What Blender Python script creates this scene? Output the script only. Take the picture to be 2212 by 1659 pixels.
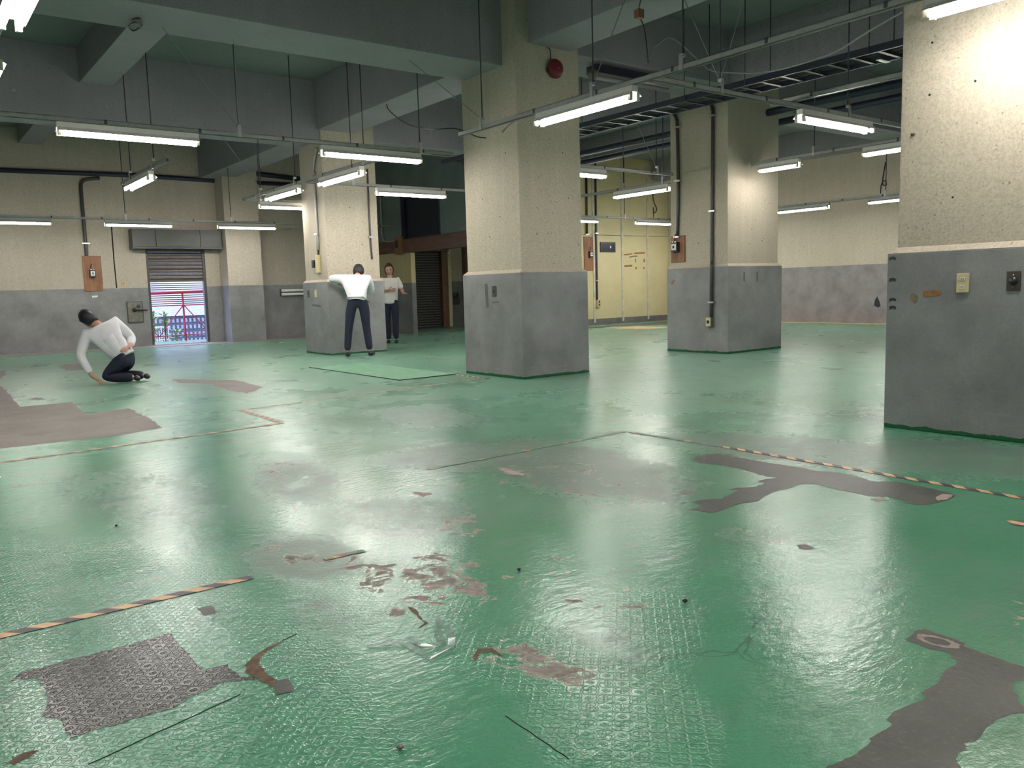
import bpy, bmesh, math, random
import numpy as np
from mathutils import Vector, Matrix

for _o in list(bpy.data.objects):
    bpy.data.objects.remove(_o, do_unlink=True)
SC = bpy.context.scene
COL = SC.collection
random.seed(4)
rng = np.random.default_rng(4)

# ------------------------------------------------------------------ camera
W, H, F, CH = 2212.0, 1659.0, 1772.3, 1.02
YAW, PIT, ROLL = math.radians(52.853), math.radians(6.58), math.radians(1.644)

def cam_rows():
    cy, sy = math.cos(YAW), math.sin(YAW)
    f = Vector((cy*math.cos(PIT), sy*math.cos(PIT), -math.sin(PIT)))
    r = Vector((sy, -cy, 0)); d = f.cross(r)
    c, s = math.cos(ROLL), math.sin(ROLL)
    return c*r + s*d, -s*r + c*d, f
CR, CD, CF = cam_rows()
CAM = Vector((0, 0, CH))
cd = bpy.data.cameras.new('camera'); cam = bpy.data.objects.new('camera', cd); COL.objects.link(cam)
cd.sensor_width = 36; cd.lens = 36*F/W; cd.clip_start = .02; cd.clip_end = 200
m3 = Matrix((CR, -CD, -CF)).transposed()
cam.matrix_world = Matrix.Translation(CAM) @ m3.to_4x4()
SC.camera = cam

def ray(px, py):
    return CR*((px-W/2)/F) + CD*((py-H/2)/F) + CF
def FZ(px, py, z=0.0):                     # pixel -> point on the level z
    r = ray(px, py); return CAM + r*((z-CH)/r.z)
def FX(px, py, X):                         # pixel -> point on the plane x = X
    r = ray(px, py); return CAM + r*(X/r.x)
def FY(px, py, Y):
    r = ray(px, py); return CAM + r*(Y/r.y)

# ------------------------------------------------------------------ world and exposure
wd = bpy.data.worlds.new('sky'); SC.world = wd; wd.use_nodes = True
bg = wd.node_tree.nodes['Background']
bg.inputs[0].default_value = (.60, .68, 1.0, 1); bg.inputs[1].default_value = 2.6
vs = SC.view_settings
vs.view_transform = 'Standard'; vs.look = 'None'; vs.gamma = 1; vs.use_curve_mapping = False
vs.exposure = 1.25
SC.cycles.max_bounces = 4; SC.cycles.diffuse_bounces = 3; SC.cycles.glossy_bounces = 2; SC.cycles.transmission_bounces = 2
SC.cycles.use_light_tree = False; SC.cycles.caustics_reflective = False; SC.cycles.caustics_refractive = False
TUBE_POWER = 29.0

# ------------------------------------------------------------------ node helpers
class NB:
    def __init__(s, name):
        s.m = bpy.data.materials.new(name); s.m.use_nodes = True
        s.t = s.m.node_tree; s.b = s.t.nodes['Principled BSDF']
        s.pos = s.n('ShaderNodeNewGeometry').outputs['Position']
    def n(s, typ, **kw):
        x = s.t.nodes.new(typ)
        for k, v in kw.items(): setattr(x, k, v)
        return x
    def L(s, a, b): s.t.links.new(a, b)
    def put(s, sock, v):
        if isinstance(v, bpy.types.NodeSocket): s.L(v, sock)
        else: sock.default_value = v
    def math(s, op, a, b=0.0, clamp=False):
        x = s.n('ShaderNodeMath', operation=op, use_clamp=clamp); s.put(x.inputs[0], a); s.put(x.inputs[1], b); return x.outputs[0]
    def mapv(s, v, scale=(1,1,1), loc=(0,0,0)):
        x = s.n('ShaderNodeMapping'); s.L(v, x.inputs[0]); x.inputs['Scale'].default_value = scale; x.inputs['Location'].default_value = loc; return x.outputs[0]
    def noise(s, scale, detail=4, rough=.55, vec=None, dist=0.0):
        x = s.n('ShaderNodeTexNoise'); s.L(vec if vec is not None else s.pos, x.inputs['Vector'])
        x.inputs['Scale'].default_value = scale; x.inputs['Detail'].default_value = detail; x.inputs['Roughness'].default_value = rough; x.inputs['Distortion'].default_value = dist
        return x.outputs['Fac']
    def ramp(s, fac, lo, hi, a=0.0, b=1.0):
        x = s.n('ShaderNodeMapRange'); x.clamp = True; s.put(x.inputs[0], fac)
        x.inputs[1].default_value = lo; x.inputs[2].default_value = hi; x.inputs[3].default_value = a; x.inputs[4].default_value = b
        return x.outputs[0]
    def mix(s, fac, a, b):
        x = s.n('ShaderNodeMix', data_type='RGBA'); s.put(x.inputs[0], fac)
        for i, v in ((6, a), (7, b)):
            if isinstance(v, bpy.types.NodeSocket): s.L(v, x.inputs[i])
            else: x.inputs[i].default_value = (*v, 1) if len(v) == 3 else v
        return x.outputs[2]
    def bump(s, h, strength=.3, dist=.01, normal=None):
        x = s.n('ShaderNodeBump'); s.L(h, x.inputs['Height']); x.inputs['Strength'].default_value = strength; x.inputs['Distance'].default_value = dist
        if normal is not None: s.L(normal, x.inputs['Normal'])
        return x.outputs[0]
    def sep(s, v):
        x = s.n('ShaderNodeSeparateXYZ'); s.L(v, x.inputs[0]); return x.outputs
    def attr(s, name):
        x = s.n('ShaderNodeAttribute'); x.attribute_name = name; return x.outputs['Fac']
    def obj(s): return s.n('ShaderNodeTexCoord').outputs['Object']
    def fin(s, col=None, rough=None, normal=None, metal=None, spec=None):
        if col is not None: s.put(s.b.inputs['Base Color'], (*col, 1) if isinstance(col, tuple) and len(col) == 3 else col)
        if rough is not None: s.put(s.b.inputs['Roughness'], rough)
        if normal is not None: s.L(normal, s.b.inputs['Normal'])
        if metal is not None: s.put(s.b.inputs['Metallic'], metal)
        if spec is not None: s.put(s.b.inputs['Specular IOR Level'], spec)
        return s.m

MATS = {}
def plain(name, col, rough=.5, metal=0.0, var=.12, scale=18, emit=None, bumpy=0):
    if name in MATS: return MATS[name]
    b = NB(name)
    n = b.noise(scale, 3)
    c = b.mix(b.ramp(n, .3, .7), tuple(x*(1-var) for x in col), tuple(min(1, x*(1+var)) for x in col))
    nm = b.bump(b.noise(scale*6, 2), bumpy, .004) if bumpy else None
    b.fin(c, rough, nm, metal)
    if emit:
        b.b.inputs['Emission Color'].default_value = (*emit[0], 1); b.b.inputs['Emission Strength'].default_value = emit[1]
    MATS[name] = b.m
    return b.m

def concrete(name, base, dark=.72, pit=.5, streak=1.0, band=None, bandcol=(.265,.262,.268), foot=0.0, stains=.5, rough=.85):
    """beige raw concrete; band = height of the grey painted dado, foot = green floor paint brushed on the base"""
    b = NB(name)
    z = b.sep(b.pos)[2]
    st = b.noise(1.0, 5, .6, b.mapv(b.pos, (9, 9, .7)))
    big = b.noise(.9, 4, .6)
    fine = b.noise(62, 4, .7)
    c = b.mix(b.ramp(st, .30, .72), tuple(x*(dark+.14) for x in base), base)
    c = b.mix(b.ramp(big, .38, .68, 0, stains), c, tuple(x*y for x, y in zip(base, (.74, .72, .68))))
    c = b.mix(b.ramp(fine, .34, .60), tuple(x*.66 for x in base), c)
    pits = b.ramp(b.noise(34, 2, .5), .69, .73)
    c = b.mix(b.math('MULTIPLY', pits, .55), c, (.09, .08, .06))
    chips = b.ramp(b.noise(7, 4, .75, b.mapv(b.pos, (1, 1, 1), (3, 7, 1))), .69, .72)
    c = b.mix(b.math('MULTIPLY', chips, .5), c, (.62, .56, .46))
    h = b.noise(40, 3, .7)
    rg = rough
    nm = b.bump(h, pit, .006)
    if band:
        wob = b.math('MULTIPLY', b.math('SUBTRACT', b.noise(5, 3), .5), .016)
        low = b.math('LESS_THAN', b.math('ADD', z, wob), band)
        g = b.mix(b.ramp(b.noise(2.2, 5, .62), .34, .68), tuple(x*.80 for x in bandcol), tuple(x*1.28 for x in bandcol))
        g = b.mix(b.ramp(fine, .3, .7, 0, .35), g, tuple(x*.6 for x in bandcol))
        scr = b.ramp(b.noise(1, 4, .7, b.mapv(b.pos, (3.5, 3.5, 60), (1, 2, 5))), .60, .65)
        scr = b.math('MULTIPLY', scr, b.ramp(z, .03, .55, 1, .05))
        g = b.mix(b.math('MULTIPLY', scr, .5), g, (.34, .35, .35))
        mk = b.ramp(b.noise(3.4, 5, .8, b.mapv(b.pos, (1, 1, 1.4), (8, 1, 2))), .70, .735)
        g = b.mix(b.math('MULTIPLY', mk, .6), g, (.05, .05, .05))
        if foot:
            fe = b.math('ADD', z, b.math('MULTIPLY', b.math('SUBTRACT', b.noise(9, 5, .7), .5), .05))
            g = b.mix(b.math('LESS_THAN', fe, foot), g, (.012, .11, .045))
        c = b.mix(low, c, g)
        rg = b.ramp(low, 0, 1, rough, .5)
    b.fin(c, rg, nm, spec=.35)
    return b.m

BEIGE = (.62, .55, .44)
M_pillar = concrete('pillar_concrete', BEIGE, band=None, pit=.55, stains=.35)
M_far = concrete('far_wall_concrete', (.60, .535, .44), band=1.285, pit=.3)
M_right = concrete('right_wall_concrete', (.62, .55, .44), band=1.36, bandcol=(.26,.245,.245), pit=.3)
M_dado = concrete('pillar_dado_paint', BEIGE, band=9, foot=.03, pit=.22)
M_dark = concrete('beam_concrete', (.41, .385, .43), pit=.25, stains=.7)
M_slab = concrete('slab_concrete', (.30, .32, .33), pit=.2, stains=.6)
M_plain = concrete('hidden_wall_concrete', (.42, .38, .31), band=1.28, pit=.2)

def quatre(b, pitch=.0583, ox=.524, oy=2.411):
    """height of the moulded quatrefoil relief of the floor sheet, square lattice in metres"""
    s = b.sep(b.pos)
    def cell(o, off):
        u = b.math('ADD', b.math('MULTIPLY', b.math('SUBTRACT', s[0], ox), 1/pitch), off)
        v = b.math('ADD', b.math('MULTIPLY', b.math('SUBTRACT', s[1], oy), 1/pitch), off)
        u = b.math('SUBTRACT', u, b.math('ROUND', u)); v = b.math('SUBTRACT', v, b.math('ROUND', v))
        u = b.math('ABSOLUTE', u); v = b.math('ABSOLUTE', v)
        return u, v
    u, v = cell(0, 0)
    def dist(x, y, cx, cy):
        p = b.math('SUBTRACT', x, cx); q = b.math('SUBTRACT', y, cy)
        return b.math('SQRT', b.math('ADD', b.math('MULTIPLY', p, p), b.math('MULTIPLY', q, q)))
    four = b.math('MINIMUM', dist(u, v, .22, 0), dist(u, v, 0, .22))
    h1 = b.ramp(b.math('ABSOLUTE', b.math('SUBTRACT', four, .20)), .025, .075, 1, 0)
    h2 = b.ramp(dist(u, v, .10, .10), .05, .10, .9, 0)
    u2, v2 = cell(0, .5)
    h3 = b.ramp(dist(u2, v2, .07, .07), .04, .09, .9, 0)
    return b.math('MAXIMUM', h1, b.math('MAXIMUM', h2, h3))

def floor_mat():
    b = NB('green_floor_paint')
    n1 = b.noise(.45, 2, .6); n2 = b.noise(3.2, 3, .62); n3 = b.noise(1, 3, .6, b.mapv(b.pos, (2.5, 9, 1)))
    c = b.mix(b.ramp(n1, .3, .7), (.060, .270, .140), (.085, .325, .190))
    c = b.mix(b.ramp(n2, .35, .75, 0, .45), c, (.120, .300, .205))
    c = b.mix(b.ramp(n3, .52, .72, 0, .35), c, (.15, .27, .20))
    # paler and greyer with distance from the camera
    farness = b.attr('dust')
    c = b.mix(b.math('MULTIPLY', farness, .45), c, (.235, .315, .265))
    # grey scuffing
    sc = b.attr('scuff')
    sf = b.math('MULTIPLY', sc, b.ramp(b.noise(14, 3, .75), .34, .60), True)
    sf2 = b.ramp(b.math('ADD', b.math('MULTIPLY', sc, .6), b.noise(5, 3, .7)), .72, 1.0)
    sf = b.math('MAXIMUM', sf, b.math('MULTIPLY', sf2, .9))
    c = b.mix(b.math('MULTIPLY', sf, .68), c, (.125, .128, .114))
    # peeled spots down to pinkish screed
    pe = b.attr('peel')
    pn = b.noise(8.5, 4, .66, None, .5)
    pm = b.ramp(b.math('ADD', pn, b.math('MULTIPLY', pe, .235)), .745, .765)
    pm = b.math('MULTIPLY', pm, b.math('GREATER_THAN', pe, .02))
    edge = b.ramp(b.math('ADD', pn, b.math('MULTIPLY', pe, .235)), .715, .745)
    edge = b.math('MULTIPLY', b.math('SUBTRACT', edge, pm, True), b.math('GREATER_THAN', pe, .02))
    pc = b.mix(b.ramp(b.noise(25, 4), .35, .65), (.16, .135, .118), (.35, .305, .27))
    c = b.mix(b.math('MULTIPLY', edge, .65), c, (.50, .50, .36))
    c = b.mix(pm, c, pc)
    # small general chips, dark specks
    ch = b.ramp(b.noise(13, 4, .68, b.mapv(b.pos, (1, 2.6, 1), (4, 9, 0))), .70, .76)
    c = b.mix(b.math('MULTIPLY', ch, .5), c, (.10, .12, .09))
    sp = b.ramp(b.noise(60, 2, .5), .76, .78)
    c = b.mix(b.math('MULTIPLY', sp, .7), c, (.04, .05, .04))
    # long fine cracks
    v = b.n('ShaderNodeTexVoronoi', feature='DISTANCE_TO_EDGE'); b.L(b.mapv(b.pos, (.55, .9, 1)), v.inputs['Vector']); v.inputs['Scale'].default_value = 1.1
    wv = b.math('ADD', v.outputs['Distance'], b.math('MULTIPLY', b.math('SUBTRACT', b.noise(4, 3, .7), .5), .10))
    cr = b.math('MULTIPLY', b.ramp(b.math('ABSOLUTE', wv), .0015, .005, 1, 0), b.ramp(b.noise(1.1, 2), .58, .64))
    c = b.mix(b.math('MULTIPLY', cr, .45), c, (.04, .07, .05))
    # relief
    em = b.attr('emboss')
    q = b.math('MULTIPLY', quatre(b), em)
    c = b.mix(b.math('MULTIPLY', q, b.ramp(b.noise(5, 4), .4, .7, .05, .4)), c, (.30, .46, .36))  # glint of the raised lines painted into the colour
    wr = b.math('MULTIPLY', b.noise(1, 4, .66, b.mapv(b.pos, (13, 26, 1))), .62)
    und = b.math('MULTIPLY', b.noise(2.6, 2, .5), .55)
    h = b.math('ADD', b.math('ADD', wr, und), b.math('MULTIPLY', q, .32))
    h = b.math('ADD', h, b.math('MULTIPLY', b.noise(1, 2, .6, b.mapv(b.pos, (70, 110, 1))), .10))
    nm = b.bump(h, .42, .010)
    rg = b.ramp(b.noise(1.4, 2, .6), .3, .75, .155, .28)
    rg = b.math('ADD', rg, b.math('MULTIPLY', sf, .16)); rg = b.math('ADD', rg, b.math('MULTIPLY', pm, .45))
    rg = b.math('ADD', rg, b.math('MULTIPLY', farness, .10))
    b.fin(c, rg, nm, spec=.5)
    return b.m

def bare_mat(name, a, c2, emb=False, rough=.42, sc=4.0):
    b = NB(name)
    c = b.mix(b.ramp(b.noise(sc, 6, .66), .34, .66), a, c2)
    c = b.mix(b.ramp(b.noise(60, 3), .55, .75, 0, .5), c, tuple(x*1.7 for x in c2))
    c = b.mix(b.ramp(b.noise(2.1, 6, .7, b.mapv(b.pos, (1, 1, 1), (5, 3, 0))), .56, .68, 0, .6), c, tuple(x*.55 for x in a))
    nm = b.bump(b.noise(45, 4, .6), .3, .004)
    if emb:
        q = quatre(b); nm = b.bump(q, .9, .003, nm)
        c = b.mix(b.math('MULTIPLY', q, b.ramp(b.noise(7, 4), .35, .7, .1, .7)), c, tuple(x*2.6 for x in c2))
    return b.fin(c, rough, nm, spec=.3)

def tape_mat(name, ycol, kcol, wear=.0, period=.118):
    b = NB(name)
    s = b.sep(b.obj())
    t = b.math('MULTIPLY', b.math('ADD', s[0], b.math('MULTIPLY', s[1], 1.0)), 1/period)
    fr = b.math('FRACT', t)
    k = b.math('GREATER_THAN', fr, .5)
    c = b.mix(k, ycol, kcol)
    c = b.mix(b.ramp(b.noise(20, 5, .7), .45, .75, 0, .4), c, (.22, .17, .12))
    if wear:
        c = b.mix(b.ramp(b.noise(14, 6, .75), .62-wear*.25, .66-wear*.25), c, (.10, .22, .14))
    return b.fin(c, .5, b.bump(b.noise(50, 3), .2, .003))

def wood(name, a, c2, horizontal=False):
    b = NB(name)
    n = b.noise(1, 6, .65, b.mapv(b.pos, (30, 2.5, 26) if horizontal else (34, 34, 2.2)))
    c = b.mix(b.ramp(n, .3, .7), a, c2)
    c = b.mix(b.ramp(b.noise(3, 4), .5, .75, 0, .45), c, tuple(x*.5 for x in a))
    return b.fin(c, .55, b.bump(n, .15, .004))

M_floor = floor_mat()
M_bare = bare_mat('bare_asphalt_screed', (.050, .056, .047), (.082, .086, .074))
M_bare_emb = bare_mat('bare_moulded_sheet', (.042, .045, .042), (.078, .080, .076), True, .24)
M_bare_brown = bare_mat('bare_brown_screed', (.160, .142, .130), (.240, .215, .198), False, .6, 1.6)
M_crumb = bare_mat('crumbled_brown_screed', (.10, .07, .05), (.20, .14, .10), False, .9, 18)
M_pale = bare_mat('pale_mortar', (.30, .25, .21), (.46, .41, .36), False, .8, 12)
M_tan = bare_mat('tan_screed', (.42, .30, .16), (.58, .44, .26), False, .7, 2)
M_strip = bare_mat('grey_concrete_strip', (.26, .235, .225), (.36, .33, .32), False, .6, 2)
M_tape = tape_mat('hazard_tape_print', (.74, .47, .24), (.045, .030, .045))
M_tape_worn = tape_mat('worn_hazard_tape_print', (.66, .40, .20), (.22, .13, .08), .75)
M_tape_pale = tape_mat('faded_hazard_tape_print', (.58, .40, .26), (.20, .14, .11), .1)
M_white = plain('white_enamel', (.78, .76, .72), .35, 0, .05)
M_tube = plain('lit_fluorescent_tube', (.9, .9, .9), .3, 0, .0, 5, ((1.0, .965, .92), TUBE_POWER))
M_tube_off = plain('unlit_fluorescent_tube', (.80, .80, .76), .25, 0, .03)
M_sock = plain('lamp_holder_plastic', (.62, .58, .48), .45)
M_rail = plain('galvanised_rail', (.40, .415, .40), .38, .55, .10)
M_steel = plain('bright_steel_fitting', (.60, .60, .60), .3, .85, .08)
M_rod = plain('dark_hanger_rod', (.045, .05, .07), .5, .3, .1)
M_pipe = plain('dark_painted_pipe', (.035, .042, .065), .42, .2, .12)
M_conduit = plain('dark_conduit', (.060, .056, .058), .38, .3, .15)
M_conduit_g = plain('grey_conduit', (.40, .38, .37), .4, .3, .1)
M_cable = plain('grey_cable', (.26, .26, .26), .55)
M_black = plain('black_plastic', (.022, .022, .026), .35)
M_cream = plain('cream_plastic', (.66, .56, .33), .38, 0, .06)
M_creamw = plain('white_plastic_insert', (.80, .77, .70), .35, 0, .03)
M_brownplate = plain('brown_metal_plate', (.090, .070, .058), .4, .4)
M_greyplate = plain('dark_grey_plate', (.075, .078, .075), .45, .3)
M_oldplate = plain('weathered_olive_plate', (.20, .19, .155), .55, .2, .25, 9)
M_red = plain('red_bell_paint', (.16, .008, .018), .38, 0, .15)
M_redpipe = plain('red_tube_paint', (.55, .045, .10), .45, 0, .1)
M_shut = plain('brown_shutter_steel', (.135, .115, .105), .42, .4, .15)
M_shut2 = plain('dark_shutter_steel', (.12, .115, .105), .45, .3, .15)
M_box = plain('shutter_box_steel', (.080, .083, .080), .5, .2, .10, 4)
M_bluewall = plain('blue_grey_upper_wall', (.19, .225, .225), .8, 0, .1, 2)
M_darkpane = plain('dark_window_pane', (.012, .014, .035), .25)
M_lintel = wood('brown_lintel_wood', (.115, .055, .040), (.20, .105, .080), True)
M_board = wood('breaker_board_wood', (.20, .085, .040), (.36, .17, .085))
M_post = wood('old_post_wood', (.12, .065, .038), (.24, .14, .085))
M_seal = plain('dark_gap', (.012, .02, .015), .8)

def partition_mat():
    b = NB('cream_painted_partition')
    c = b.mix(b.ramp(b.noise(1.3, 5, .6), .3, .7), (.56, .50, .285), (.66, .59, .35))
    d = b.ramp(b.noise(6, 6, .75, b.mapv(b.pos, (1, 1, .8), (2, 5, 1))), .66, .71)
    z = b.sep(b.pos)[2]
    c = b.mix(b.math('MULTIPLY', d, b.ramp(z, 0, 1.6, .75, .10)), c, (.26, .19, .09))
    return b.fin(c, .45, b.bump(b.noise(40, 3), .12, .004))
M_part = partition_mat()
M_batten = plain('pale_batten_paint', (.56, .52, .42), .5, 0, .2, 6)
M_skirt = plain('grey_skirting_paint', (.15, .145, .14), .6, 0, .25, 5)

# ------------------------------------------------------------------ mesh helpers
def link(name, me, mat, parent=None):
    o = bpy.data.objects.new(name, me); COL.objects.link(o)
    if mat is not None and not me.materials: me.materials.append(mat)
    if parent is not None: o.parent = parent
    return o
def bm_mesh(name, bm, smooth=False):
    me = bpy.data.meshes.new(name); bmesh.ops.recalc_face_normals(bm, faces=bm.faces[:]); bm.to_mesh(me); bm.free()
    if smooth:
        for p in me.polygons: p.use_smooth = True
    return me
def add_box(bm, a, b, bev=0.0):
    a, b = Vector(a), Vector(b)
    lo = Vector((min(a.x,b.x), min(a.y,b.y), min(a.z,b.z))); hi = Vector((max(a.x,b.x), max(a.y,b.y), max(a.z,b.z)))
    g = bmesh.ops.create_cube(bm, size=1)['verts']
    for v in g: v.co = Vector(((lo.x if v.co.x < 0 else hi.x), (lo.y if v.co.y < 0 else hi.y), (lo.z if v.co.z < 0 else hi.z)))
    if bev:
        es = list({e for v in g for e in v.link_edges})
        bmesh.ops.bevel(bm, geom=es, offset=bev, segments=2, affect='EDGES', profile=.7)
    return bm
def box(name, a, b, mat, parent=None, bev=0.0):
    return link(name, bm_mesh(name, add_box(bmesh.new(), a, b, bev)), mat, parent)
def add_tube(bm, pts, r, seg=8, caps=True, rs=None):
    pts = [Vector(p) for p in pts]; rings = []
    up = Vector((0, 0, 1)); pu = None
    for i, p in enumerate(pts):
        t = (pts[min(i+1, len(pts)-1)] - pts[max(i-1, 0)]).normalized()
        if pu is None:
            pu = up if abs(t.dot(up)) < .9 else Vector((1, 0, 0))
        u = (pu - t*pu.dot(t)).normalized(); pu = u; v = t.cross(u)
        rr = rs[i] if rs else r
        rings.append([bm.verts.new(p + (u*math.cos(2*math.pi*k/seg) + v*math.sin(2*math.pi*k/seg))*rr) for k in range(seg)])
    for a, b in zip(rings, rings[1:]):
        for k in range(seg): bm.faces.new((a[k], a[(k+1) % seg], b[(k+1) % seg], b[k]))
    if caps:
        bm.faces.new(list(reversed(rings[0]))); bm.faces.new(rings[-1])
    return bm
def tube(name, pts, r, mat, parent=None, seg=8, rs=None):
    return link(name, bm_mesh(name, add_tube(bmesh.new(), pts, r, seg, True, rs), seg > 5), mat, parent)
def smooth_pts(pts, n=6):
    pts = [Vector(p) for p in pts]; out = []
    for i in range(len(pts)-1):
        p0, p1, p2, p3 = pts[max(i-1, 0)], pts[i], pts[i+1], pts[min(i+2, len(pts)-1)]
        for k in range(n):
            t = k/n
            out.append(.5*((2*p1) + (p2-p0)*t + (2*p0-5*p1+4*p2-p3)*t*t + (3*p1-p0-3*p2+p3)*t**3))
    out.append(pts[-1]); return out
def empty(name, loc, rz=0.0, parent=None):
    o = bpy.data.objects.new(name, None); COL.objects.link(o); o.location = loc; o.rotation_euler = (0, 0, rz)
    o.empty_display_size = .1
    if parent: o.parent = parent
    return o
def tag(o, label=None, cat=None, group=None, kind=None):
    if label: o['label'] = label
    if cat: o['category'] = cat
    if group: o['group'] = group
    if kind: o['kind'] = kind
    return o
def struct(o, label=None):
    o['kind'] = 'structure'
    if label: o['label'] = label
    return o
def disc(name, c, n, r, depth, mat, parent=None, seg=20):
    c = Vector(c); n = Vector(n).normalized()
    return tube(name, [c, c + n*depth], r, mat, parent, seg)

LOCAL = set()
def link(name, me, mat, parent=None):      # parts are built in world metres unless their root is in LOCAL
    o = bpy.data.objects.new(name, me); COL.objects.link(o)
    if mat is not None and not me.materials: me.materials.append(mat)
    if parent is not None:
        o.parent = parent
        if parent.type == 'EMPTY' and parent.name not in LOCAL:
            o.matrix_parent_inverse = parent.matrix_basis.inverted()
    return o

# ================================================================== STRUCTURE
XL, XR, YN, YF, ZC = -6.0, 18.2, -5.0, 19.3, 4.5

# ---- floor: one sheet with wear and distance tone recorded as attributes
def make_floor():
    xs = np.concatenate([np.arange(XL, -.5, .5), np.arange(-.5, 8, .05), np.arange(8, 18.7, .2)])
    ys = np.concatenate([np.arange(YN, .4, .5), np.arange(.4, 10, .05), np.arange(10, 21.2, .2)])
    nx, ny = len(xs), len(ys)
    X, Y = np.meshgrid(xs, ys)
    co = np.zeros((nx*ny, 3)); co[:, 0] = X.ravel(); co[:, 1] = Y.ravel()
    idx = np.arange(nx*ny).reshape(ny, nx)
    f = np.stack([idx[:-1, :-1], idx[:-1, 1:], idx[1:, 1:], idx[1:, :-1]], -1).reshape(-1, 4)
    me = bpy.data.meshes.new('floor'); me.from_pydata(co.tolist(), [], f.tolist()); me.update()
    P = co[:, :2]
    def ell(c, u, v, soft=.6):
        c = np.array(FZ(*c)[:2]); u = np.array(FZ(*u)[:2]) - c; v = np.array(FZ(*v)[:2]) - c
        A = np.linalg.inv(np.stack([u, v], 1)); q = (P - c) @ A.T
        r = np.sqrt((q**2).sum(1)); return np.clip((1.0 + soft/2 - r)/soft, 0, 1)
    def mx(lst): return np.max([k*ell(*a) for k, *a in lst], axis=0)
    scuff = mx([(1.0, (1235, 1005), (1490, 1040), (1215, 955)), (.75, (1000, 985), (1180, 985), (1010, 955)), (.8, (640, 1030), (735, 1040), (640, 985)),
                (.8, (1750, 975), (2150, 1015), (1760, 945)), (.9, (2080, 985), (2350, 1010), (2080, 950)), (.9, (660, 1200), (790, 1195), (640, 1155)),
                (.6, (880, 1110), (1050, 1120), (880, 1070)), (.5, (300, 1060), (500, 1080), (310, 1010)), (.55, (700, 1330), (760, 1335), (690, 1290)),
                (.5, (1300, 1400), (1420, 1400), (1300, 1340)), (.6, (920, 900), (1040, 905), (920, 880)), (.45, (1620, 1160), (1720, 1165), (1620, 1140)),
                (.4, (1500, 830), (1900, 850), (1550, 790)), (.5, (450, 830), (560, 840), (440, 815))])
    peel = mx([(1.0, (900, 1245), (1080, 1250), (880, 1190)), (1.0, (1000, 1135), (1050, 1137), (1000, 1112)), (1.0, (1030, 1285), (1090, 1275), (1030, 1255)),
               (.95, (1150, 1430), (1290, 1450), (1140, 1385)), (1.0, (1235, 1470), (1285, 1465), (1230, 1440)), (.8, (1200, 1220), (1270, 1225), (1200, 1195)),
               (.75, (640, 1200), (720, 1205), (630, 1165)), (.7, (880, 1330), (930, 1345), (870, 1300)), (.6, (1350, 1310), (1480, 1310), (1350, 1270)),
               (.6, (1230, 1030), (1480, 1060), (1230, 990)), (.7, (1650, 1160), (1710, 1165), (1650, 1145)), (.6, (640, 1020), (720, 1030), (640, 995)),
               (.6, (2200, 1330), (2260, 1330), (2190, 1295)), (.45, (1000, 1050), (1200, 1060), (1000, 1020))])
    emb = mx([(1.0, (130, 1450), (620, 1420), (40, 1180)), (1.0, (-100, 1600), (500, 1600), (-100, 1300)), (1.0, (1350, 1540), (1530, 1560), (1330, 1430)),
              (.35, (1420, 1340), (1530, 1350), (1420, 1270)), (.5, (1150, 1420), (1300, 1430), (1150, 1360)), (.25, (850, 1280), (1050, 1290), (850, 1200))])
    d = np.hypot(P[:, 0], P[:, 1]); dust = np.clip((d-3.5)/7, 0, 1)  # rises with distance from the camera foot
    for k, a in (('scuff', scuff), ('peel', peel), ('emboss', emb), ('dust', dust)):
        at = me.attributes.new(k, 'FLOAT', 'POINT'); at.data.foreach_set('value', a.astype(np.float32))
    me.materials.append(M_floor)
    o = link('floor', me, None)
    return struct(o, 'worn green painted floor with glossy reflections and peeled patches')
FLOOR = make_floor()

def ragged(pts, jag=.008, step=.02):
    out = []
    n = len(pts)
    for i in range(n):
        a, b = pts[i], pts[(i+1) % n]
        L_ = (b-a).length; k = max(1, min(400, int(L_/step)))
        for j in range(k):
            p = a.lerp(b, j/k); q = jag if j else jag*.4
            out.append(Vector((p.x + random.uniform(-q, q), p.y + random.uniform(-q, q), 0)))
    return out
def patch(name, px, mat, z=.0008, jag=.006, parent=FLOOR, scale=1.0, off=(0, 0), step=.02):
    pts = [FZ(off[0]+u/scale, off[1]+v/scale) for u, v in px]
    pts = ragged(pts, jag, step)
    from mathutils.geometry import tessellate_polygon
    tri = tessellate_polygon([[Vector((p.x, p.y, 0)) for p in pts]])
    me = bpy.data.meshes.new(name)
    def ccw(t):
        A, B, C = (pts[i] for i in t)
        return t if (B.x-A.x)*(C.y-A.y) - (B.y-A.y)*(C.x-A.x) > 0 else (t[0], t[2], t[1])
    me.from_pydata([(p.x, p.y, z) for p in pts], [], [ccw(t) for t in tri]); me.update()
    return link(name, me, mat, parent)

S1 = 2212/700; Z1 = (0, 1150)
tag(patch('bare_patch', [(60,1025),(140,960),(340,905),(640,830),(950,745),(1170,690),(1190,735),(1250,790),(1310,860),(1385,940),(1560,900),(1585,945),(1650,990),(1735,985),(1740,1010),(1560,1015),(1440,1065),(1290,1125),(1200,1190),(1040,1235),(850,1300),(660,1345),(480,1410),(430,1290),(275,1260),(330,1160),(270,1010),(120,1000)], M_bare_emb, scale=S1, off=Z1), 'dark bare sheet with moulded quatrefoil relief')
patch('bare_patch', [(1345,522),(1440,498),(1488,545),(1390,570)], M_bare, scale=S1, off=Z1, jag=.002)
tag(patch('crumbled_edge', [(1925,742),(1820,790),(1730,845),(1670,910),(1700,970),(1780,1020),(1880,1062),(1900,1020),(1840,985),(1800,930),(1768,900),(1790,840),(1870,780)], M_crumb, scale=S1, off=Z1, jag=.006, z=.0012), 'brown crumbling crescent where the paint has lifted')
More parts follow.
